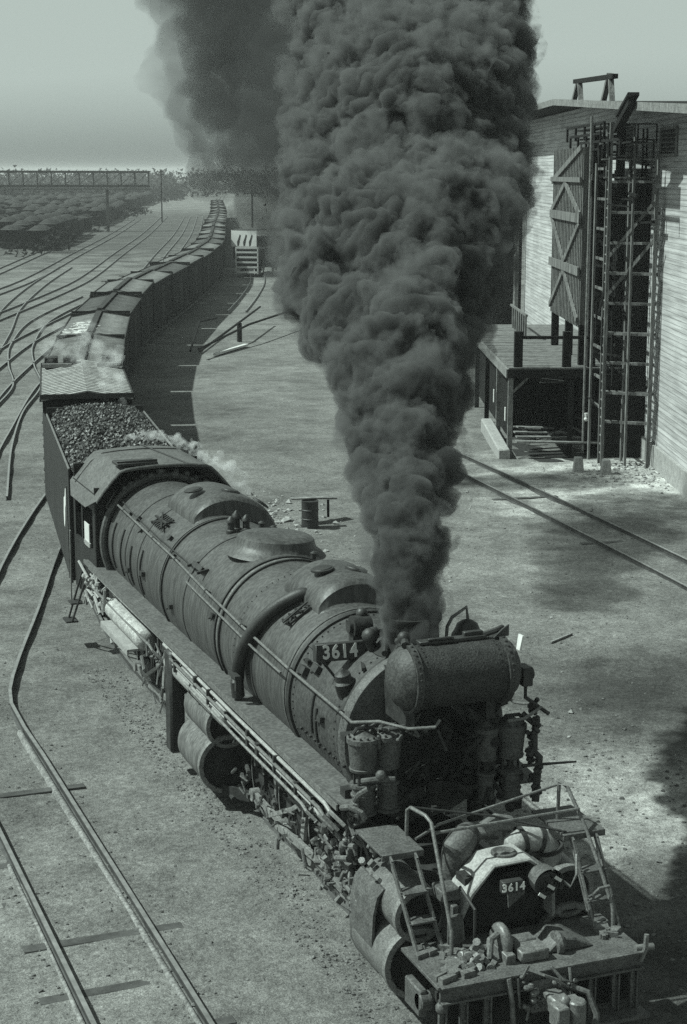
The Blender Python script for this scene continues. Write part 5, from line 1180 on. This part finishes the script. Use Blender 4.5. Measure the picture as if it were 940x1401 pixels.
# ------------------------------------------------------------------ smoke and steam (volumes inside billowing skins)
COL = [(-0.03,4.4,4.54,0.34),(0.1,4.45,4.66,0.3),(-0.02,4.32,4.57,0.34),(-0.33,4.4,4.61,0.17),(0.27,4.4,4.51,0.17),(-0.02,4.5,4.81,0.37),(0.14,4.44,4.99,0.33),(0.03,4.59,4.94,0.37),(-0.34,4.5,4.96,0.19),(0.31,4.5,4.86,0.19),(0.05,4.7,5.37,0.41),(-0.1,4.6,5.26,0.36),(-0.1,4.72,5.38,0.37),(-0.31,4.7,5.31,0.21),(0.42,4.7,5.21,0.21),(0.12,4.9,5.55,0.46),(-0.03,4.84,5.72,0.47),(-0.04,4.97,5.59,0.44),(-0.29,4.9,5.66,0.23),(0.52,4.9,5.56,0.23),(0.21,5.2,6.12,0.53),(0.45,5.26,5.92,0.46),(0.03,5.23,6.19,0.51),(-0.26,5.2,6.06,0.26),(0.69,5.2,5.95,0.26),(0.4,5.7,6.3,0.6),(0.33,6.01,6.52,0.37),(-0.07,5.56,6.25,0.33),(0.46,6.11,6.47,0.29),(0.19,5.99,6.4,0.32),(0.22,5.3,6.61,0.29),(-0.14,5.7,6.48,0.3),(0.93,5.7,6.36,0.3),(0.52,6.1,6.59,0.66),(1.04,6.01,6.77,0.35),(0.2,5.86,6.72,0.45),(0.1,6.22,6.76,0.34),(0.35,6.34,6.61,0.45),(0.63,5.72,6.72,0.34),(-0.06,6.1,6.87,0.33),(1.11,6.1,6.76,0.33),(0.68,6.6,7.17,0.72),(1.13,6.74,7.04,0.37),(0.93,6.87,7.2,0.45),(1.16,6.59,7.22,0.38),(0.23,6.83,7.19,0.46),(0.28,6.8,7.17,0.38),(0.04,6.6,7.26,0.36),(1.32,6.6,7.15,0.36),(0.9,7.2,7.84,0.83),(1.43,7.29,7.5,0.48),(0.98,7.75,7.44,0.43),(1.5,6.97,7.93,0.4),(1.41,6.91,7.82,0.47),(0.42,7.21,7.48,0.53),(0.16,7.2,7.71,0.41),(1.64,7.2,7.59,0.41),(1.16,7.9,8.38,0.93),(0.74,7.4,8.2,0.51),(0.54,7.81,8.23,0.61),(1.85,7.6,7.83,0.5),(1.74,7.78,7.81,0.64),(1.62,8.28,8.21,0.63),(0.33,7.9,8.16,0.47),(1.98,7.9,8.05,0.47),(1.48,8.7,8.68,1.09),(1.46,8.03,8.37,0.65),(2.14,8.42,8.86,0.51),(1.81,8.02,8.87,0.54),(1.98,8.32,8.71,0.65),(2.15,8.26,8.56,0.59),(2.13,8.79,8.65,0.64),(2.0,8.22,8.31,0.63),(1.57,8.06,8.21,0.6),(0.51,8.7,8.63,0.54),(2.45,8.7,8.53,0.54),(1.79,9.6,8.7,1.27),(1.09,10.12,8.9,0.75),(0.71,9.67,8.71,0.66),(0.99,9.0,9.08,0.63),(2.4,8.99,8.69,0.72),(2.04,10.17,9.37,0.85),(2.03,8.97,9.4,0.72),(2.36,10.23,8.93,0.65),(2.56,9.17,8.63,0.75),(0.66,9.6,9.12,0.63),(2.92,9.6,9.02,0.63),(2.35,10.8,9.63,1.58),(1.43,10.87,9.37,1.0),(1.67,11.48,10.18,1.04),(1.85,10.01,9.44,0.97),(1.27,10.98,9.43,1.07),(2.58,9.99,9.58,1.05),(2.5,9.87,9.82,0.8),(3.3,11.24,9.98,0.79),(3.3,10.26,9.73,0.81),(0.94,10.8,9.69,0.79),(3.75,10.8,9.6,0.79),(2.95,12.0,9.77,1.74),(4.0,11.64,10.45,0.98),(2.6,12.84,9.68,0.95),(3.51,11.18,10.63,1.19),(3.55,12.74,10.25,1.19),(4.14,11.6,10.83,1.05),(2.12,11.07,10.56,0.87),(3.5,11.22,10.78,1.06),(1.81,11.35,10.51,0.98),(1.4,12,10.29,0.87),(4.5,12,10.23,0.87),(3.61,13.4,10.78,1.83),(5.0,13.37,10.87,1.12),(4.12,12.49,10.89,1.03),(4.21,14.48,11.25,0.87),(2.68,14.25,11.16,1.11),(5.07,13.93,11.62,0.93),(2.75,12.88,10.48,1.24),(3.88,14.62,11.5,0.97),(4.26,14.11,10.75,1.18),(4.24,14.24,11.23,1.25),(4.76,13.16,11.03,1.09),(4.61,13.96,10.77,0.93),(1.98,13.4,11.01,0.91),(5.24,13.4,10.99,0.91),(4.21,14.8,12.45,1.89),(5.36,14.04,12.1,1.01),(5.56,14.47,12.09,1.17),(3.73,13.76,11.87,1.13),(5.04,15.76,11.78,1.1),(5.02,15.95,11.48,0.92),(3.58,13.7,11.58,1.05),(3.16,15.24,12.29,1.05),(5.52,14.53,11.35,0.9),(4.7,14.0,11.87,1.25),(3.97,13.85,12.23,1.09),(3.86,13.81,12.37,1.31),(2.53,14.8,11.79,0.94),(5.89,14.8,11.81,0.94),(4.86,16.2,13.12,1.96),(5.95,16.89,13.23,1.18),(3.88,15.17,12.81,1.06),(3.88,15.35,13.16,0.94),(4.34,17.3,12.84,1.21),(5.67,15.09,13.2,1.07),(4.15,15.33,12.81,1.31),(6.17,16.11,12.1,1.15),(3.54,16.21,12.8,1.24),(5.25,17.19,13.05,1.03),(4.5,15.38,13.32,1.32),(3.78,16.15,13.14,1.28),(3.12,16.2,12.64,0.98),(6.6,16.2,12.7,0.98),(5.48,17.6,12.92,2.01),(6.77,17.82,13.1,1.27),(6.69,16.8,14.03,1.11),(4.31,18.39,12.95,1.08),(7.02,17.4,14.1,1.13),(4.89,16.4,13.88,1.08),(6.05,18.48,14.13,1.14),(5.27,18.65,13.47,1.36),(6.19,16.73,13.76,1.23),(4.18,17.53,13.27,1.06),(6.63,17.05,13.95,1.07),(6.9,17.5,13.03,0.99),(3.7,17.6,13.54,1.0),(7.27,17.6,13.65,1.0),(5.99,19.0,14.8,1.94),(4.91,19.01,14.36,1.3),(7.24,18.94,14.23,1.11),(7.05,19.74,14.3,1.28),(5.19,17.99,14.0,1.16),(6.55,19.95,13.94,1.28),(6.48,19.84,13.95,1.24),(5.22,20.15,14.72,1.05),(7.27,18.93,14.19,1.07),(7.19,18.7,15.22,1.33),(7.32,18.26,14.8,0.94),(6.89,19.55,14.09,1.28),(4.27,19,14.5,0.97),(7.71,19,14.65,0.97),(6.52,20.5,15.77,2.04),(6.46,19.19,16.08,1.13),(7.38,21.48,15.34,0.98),(7.02,21.6,15.49,1.22),(6.08,19.2,15.27,1.13),(7.89,20.37,15.04,1.12),(7.28,19.31,16.33,1.05),(7.84,20.78,16.02,1.19),(7.44,21.38,15.66,1.14),(5.26,20.86,15.04,1.13),(6.38,19.47,15.16,1.32),(4.94,20.02,15.68,1.1),(4.71,20.5,15.61,1.02),(8.34,20.5,15.81,1.02),(7.1,22.0,16.52,2.14),(5.88,21.29,17.33,1.3),(5.38,22.57,16.46,1.02),(7.75,23.16,16.9,1.03),(6.14,21.14,16.77,1.16),(5.53,21.64,17.64,1.33),(6.27,23.12,17.06,1.13),(8.02,21.13,16.95,1.19),(8.36,21.08,17.72,1.07),(6.68,20.68,16.33,1.08),(7.94,21.31,17.65,1.4),(5.98,21.31,16.64,1.39),(5.19,22,16.86,1.07),(9.0,22,17.13,1.07)]
LOBE = [(4.27,24.12,9.55,0.46),(4.48,24.1,9.55,0.5),(5.62,23.84,9.55,0.62),(4.63,24.22,9.55,0.52),(5.41,23.49,9.55,0.58),(4.56,24.21,9.55,0.46),(5.46,23.73,9.55,0.55),(4.14,24,9.57,0.38),(5.03,24,9.55,0.76),(5.77,24.8,10.18,0.81),(5.91,24.54,10.18,0.61),(5.53,25.03,10.18,0.86),(4.4,24.92,10.18,0.64),(4.56,24.34,10.18,0.58),(4.43,24.96,10.18,0.75),(5.68,25.24,10.18,0.76),(4.01,25,10.2,0.47),(5.11,25,10.18,0.94),(6.08,26.6,10.9,0.66),(4.9,26.62,10.9,0.73),(5.88,26.54,10.9,0.82),(6.0,25.79,10.9,0.64),(4.64,25.81,10.9,0.89),(4.7,26.73,10.9,0.72),(4.64,25.85,10.9,0.8),(4.06,26,10.91,0.53),(5.29,26,10.9,1.06),(6.24,28.72,11.63,0.93),(5.03,27.77,11.63,0.94),(6.21,28.97,11.63,0.91),(5.7,27.02,11.63,0.95),(5.46,28.69,11.63,0.86),(5.59,28.79,11.63,0.81),(5.0,28.09,11.63,0.77),(4.48,28,11.63,0.59),(5.85,28,11.63,1.18),(5.89,29.21,12.48,0.93),(6.59,29.27,12.48,1.15),(6.67,30.61,12.48,1.14),(6.95,30.12,12.48,1.21),(7.27,30.01,12.48,1.15),(6.51,30.82,12.48,1.01),(5.82,30.43,12.48,1.2),(4.83,30,12.46,0.66),(6.37,30,12.48,1.32),(6.76,31.02,13.5,1.08),(7.12,31.04,13.5,0.9),(8.44,32.05,13.5,0.89),(6.78,30.87,13.5,1.07),(6.42,32.69,13.5,1.34),(7.81,32.0,13.5,1.19),(6.0,31.57,13.5,1.23),(5.16,32,13.46,0.74),(6.88,32,13.5,1.47),(6.4,34.45,14.7,1.44),(8.4,34.6,14.7,1.15),(8.56,34.2,14.7,1.05),(5.97,34.41,14.7,1.01),(8.13,33.35,14.7,1.34),(8.21,33.32,14.7,1.3),(8.38,34.73,14.7,1.43),(5.53,34,14.64,0.8),(7.41,34,14.7,1.61),(9.24,35.84,15.97,1.51),(6.79,36.51,15.97,1.41),(6.95,35.47,15.97,1.51),(7.77,36.96,15.97,1.54),(9.11,34.91,15.97,1.02),(8.06,36.99,15.97,1.39),(8.82,35.17,15.97,1.28),(5.97,36,15.89,0.86),(7.98,36,15.97,1.72),(7.19,38.79,17.56,1.31),(9.34,37.14,17.56,1.13),(8.69,36.79,17.56,1.48),(8.4,38.98,17.56,1.51),(8.44,39.54,17.56,1.28),(7.73,36.64,17.56,1.4),(8.96,36.57,17.56,1.53),(6.47,38,17.44,0.91),(8.58,38,17.56,1.82)]
VEIL = [(8.31,41.65,11.16,0.73),(7.8,41.97,11.16,0.54),(8.42,41.61,11.16,0.68),(8.31,41.64,11.16,0.72),(8.33,42,11.16,0.97),(8.14,43.52,12.34,0.79),(8.36,43.5,12.34,0.77),(8.39,43.48,12.34,0.78),(8.9,42.78,12.34,0.53),(8.15,43,12.34,1.18),(7.72,43.5,13.65,1.04),(8.29,42.16,13.65,0.65),(8.23,43.48,13.65,1.0),(8.19,42.52,13.65,1.02),(7.9,43,13.65,1.42),(7.6,43.76,15.07,1.02),(8.67,43.4,15.07,0.75),(7.56,42.18,15.07,0.95),(7.83,43.72,15.07,1.06),(7.71,43,15.07,1.61),(8.23,43.27,16.48,1.22),(7.96,43.71,16.48,1.12),(7.99,44.07,16.48,0.77),(7.73,43.68,16.48,1.22),(7.6,43,16.48,1.72),(6.39,43.13,18.0,0.8),(6.69,42.56,18.0,0.99),(7.34,42.19,18.0,1.13),(7.22,43.55,18.0,1.33),(7.56,43,18.0,1.77),(8.46,44.56,19.12,1.18),(8.72,44.6,19.12,0.95),(7.5,44.58,19.12,1.32),(8.41,43.46,19.12,1.23),(7.86,44,19.12,1.8),(1.74,14.14,8.24,0.16),(1.54,14.01,8.24,0.15),(1.84,14.06,8.24,0.16),(1.63,13.92,8.24,0.2),(1.7,14,8.24,0.28),(2.09,15.89,8.91,0.26),(2.08,15.86,8.91,0.24),(1.88,16.07,8.91,0.24),(2.14,15.93,8.91,0.26),(2.02,16,8.91,0.36),(3.1,19.27,9.53,0.26),(2.57,19.09,9.53,0.27),(2.68,18.97,9.53,0.4),(2.75,19.15,9.53,0.4),(2.88,19,9.53,0.54),(4.18,24.3,10.22,0.4),(4.13,24.28,10.22,0.41),(3.83,24.25,10.22,0.28),(4.39,23.79,10.22,0.4),(4.17,24,10.22,0.63)]
def vol_mat(name, dens, alb, aniso=0.0):
    m = bpy.data.materials.new(name); m.use_nodes = True; n = m.node_tree; n.nodes.clear()
    v = n.nodes.new('ShaderNodeVolumePrincipled'); v.inputs['Color'].default_value = (alb, alb, alb, 1); v.inputs['Density'].default_value = dens; v.inputs['Anisotropy'].default_value = aniso
    o = n.nodes.new('ShaderNodeOutputMaterial'); n.links.new(v.outputs[0], o.inputs['Volume']); return m
def wisp_mat(name, dens, alb, scale, thr, step):
    m = vol_mat(name, dens, alb); n = m.node_tree; v = [q for q in n.nodes if q.type == 'PRINCIPLED_VOLUME'][0]
    tc = n.nodes.new('ShaderNodeTexCoord'); nz = n.nodes.new('ShaderNodeTexNoise'); nz.inputs['Scale'].default_value = scale; nz.inputs['Detail'].default_value = 3.0; nz.inputs['Roughness'].default_value = .65
    mr = n.nodes.new('ShaderNodeMapRange'); mr.inputs[1].default_value = thr; mr.inputs[2].default_value = thr+.22; mr.inputs[3].default_value = 0; mr.inputs[4].default_value = dens
    n.links.new(tc.outputs['Object'], nz.inputs['Vector']); n.links.new(nz.outputs[0], mr.inputs[0]); n.links.new(mr.outputs[0], v.inputs['Density'])
    m.cycles.volume_step_rate = step; return m
def puff_mesh(name, balls, voxel, m, amps, label, kind='stuff', scl=1.0):
    bm = bmesh.new()
    for (x, y, z, r) in balls: bmesh.ops.create_icosphere(bm, subdivisions=3, radius=r, matrix=Matrix.Translation((x, y, z)))
    me = bpy.data.meshes.new(name+'_src'); bm.to_mesh(me); bm.free()
    o = bpy.data.objects.new(name+'_src', me); C.objects.link(o)
    md = o.modifiers.new('r', 'REMESH'); md.mode = 'VOXEL'; md.voxel_size = voxel
    bpy.context.view_layer.update(); dg = bpy.context.evaluated_depsgraph_get(); me2 = bpy.data.meshes.new_from_object(o.evaluated_get(dg))
    bpy.data.objects.remove(o)
    n = len(me2.vertices); co = np.empty(n*3, np.float32); no = np.empty(n*3, np.float32); me2.vertices.foreach_get('co', co); me2.vertices.foreach_get('normal', no)
    co = co.reshape(-1, 3); no = no.reshape(-1, 3); res = co.copy()
    for i in range(n):
        p = co[i]; k = min(0.45+0.10*max(0, p[2]-4.6), 1.5)*scl; d = 0
        w = mnoise.noise((p[0]*.9, p[1]*.9, p[2]*.9))*.45*scl; w2 = mnoise.noise((p[0]*2.3+7, p[1]*2.3, p[2]*2.3))*.18*scl
        for (s_, a_) in amps:
            f = mnoise.voronoi(((p[0]+w+w2)/s_, (p[1]-w+w2)/s_, (p[2]+w-w2)/s_))[0][0]
            d += a_*k*(0.30-1.1*min(f, .8)**2)
        res[i] = p+no[i]*d
    me2.vertices.foreach_set('co', res.reshape(-1)); me2.update(); me2.shade_smooth(); me2.materials.clear(); me2.materials.append(m)
    ob = bpy.data.objects.new(name, me2); C.objects.link(ob); tag(ob, label, kind=kind); return ob
puff_mesh('smoke_plume', COL, .075, vol_mat('dense_coal_smoke', 7.0, .20), [(1.2, .42), (.55, .36), (.28, .24), (.15, .14)], 'thick billowing column of dark coal smoke rising from the chimney')
puff_mesh('smoke_fringe', [(x, y, z, r*1.12+.07) for (x, y, z, r) in COL], .12, wisp_mat('fringe_smoke', 4.5, .24, 1.9, .46, .06), [(1.3, .6), (.6, .4), (.3, .2)], 'thin ragged fringe of smoke round the dense column')
puff_mesh('smoke_drift', LOBE, .25, vol_mat('drifting_smoke', 0.5, .10), [(1.6, .9), (.7, .5), (.35, .25)], 'darker smoke drifting back over the train behind the main column')
puff_mesh('smoke_veil', VEIL, .3, wisp_mat('thin_smoke', .7, .16, .16, .36, .1), [(1.8, 1.1), (.8, .6)], 'thin veil of smoke at the left edge of the plume')
def along(pts, n, sp, r0, r1):
    res = []
    for k in range(n):
        t = k/(n-1)*(len(pts)-1); i = min(int(t), len(pts)-2); f = t-i; q = [pts[i][j]+(pts[i+1][j]-pts[i][j])*f for j in range(3)]; g = sp*(.4+t/len(pts)*1.2)
        gs = lambda: max(-1.5, min(1.5, random.gauss(0, 1)))*g
        res.append((q[0]+gs(), q[1]+gs(), q[2]+gs()*.8, random.uniform(r0, r1)*(.7+.5*t/len(pts))))
    return res
st = along([(-.2, 22.6, 4.95), (.7, 22.5, 4.98), (1.3, 22.4, 4.80), (1.85, 22.3, 4.45), (2.35, 22.2, 4.10), (2.9, 22.0, 3.6)], 150, .11, .04, .13)
puff_mesh('steam_cloud', st, .03, wisp_mat('white_steam', 5.0, .95, 5.0, .42, .04), [(.4, .12), (.2, .12), (.1, .08)], 'white steam leaking in a ragged streak along the right edge of the cab roof', scl=.6)
tp = along([(3.0, 36.6, 3.9), (3.3, 38.5, 4.3), (3.5, 40.5, 4.6), (3.4, 43, 4.9), (3.2, 45, 5.1)], 90, .5, .12, .38)
puff_mesh('steam_cloud', tp, .09, wisp_mat('thin_steam', .9, .95, 1.6, .44, .06), [(.6, .3), (.3, .2), (.15, .1)], 'thin white steam drifting over the pale roof of the car behind the tender', scl=.8)

# ------------------------------------------------------------------ haze
hz = MB().box((0, 2000, 9.2), (7400, 5600, 21.2)).build('haze', vol_mat('haze', 0.00028, .92), None); hz['kind'] = 'stuff'; hz['label'] = 'pale smoky haze over the yard'
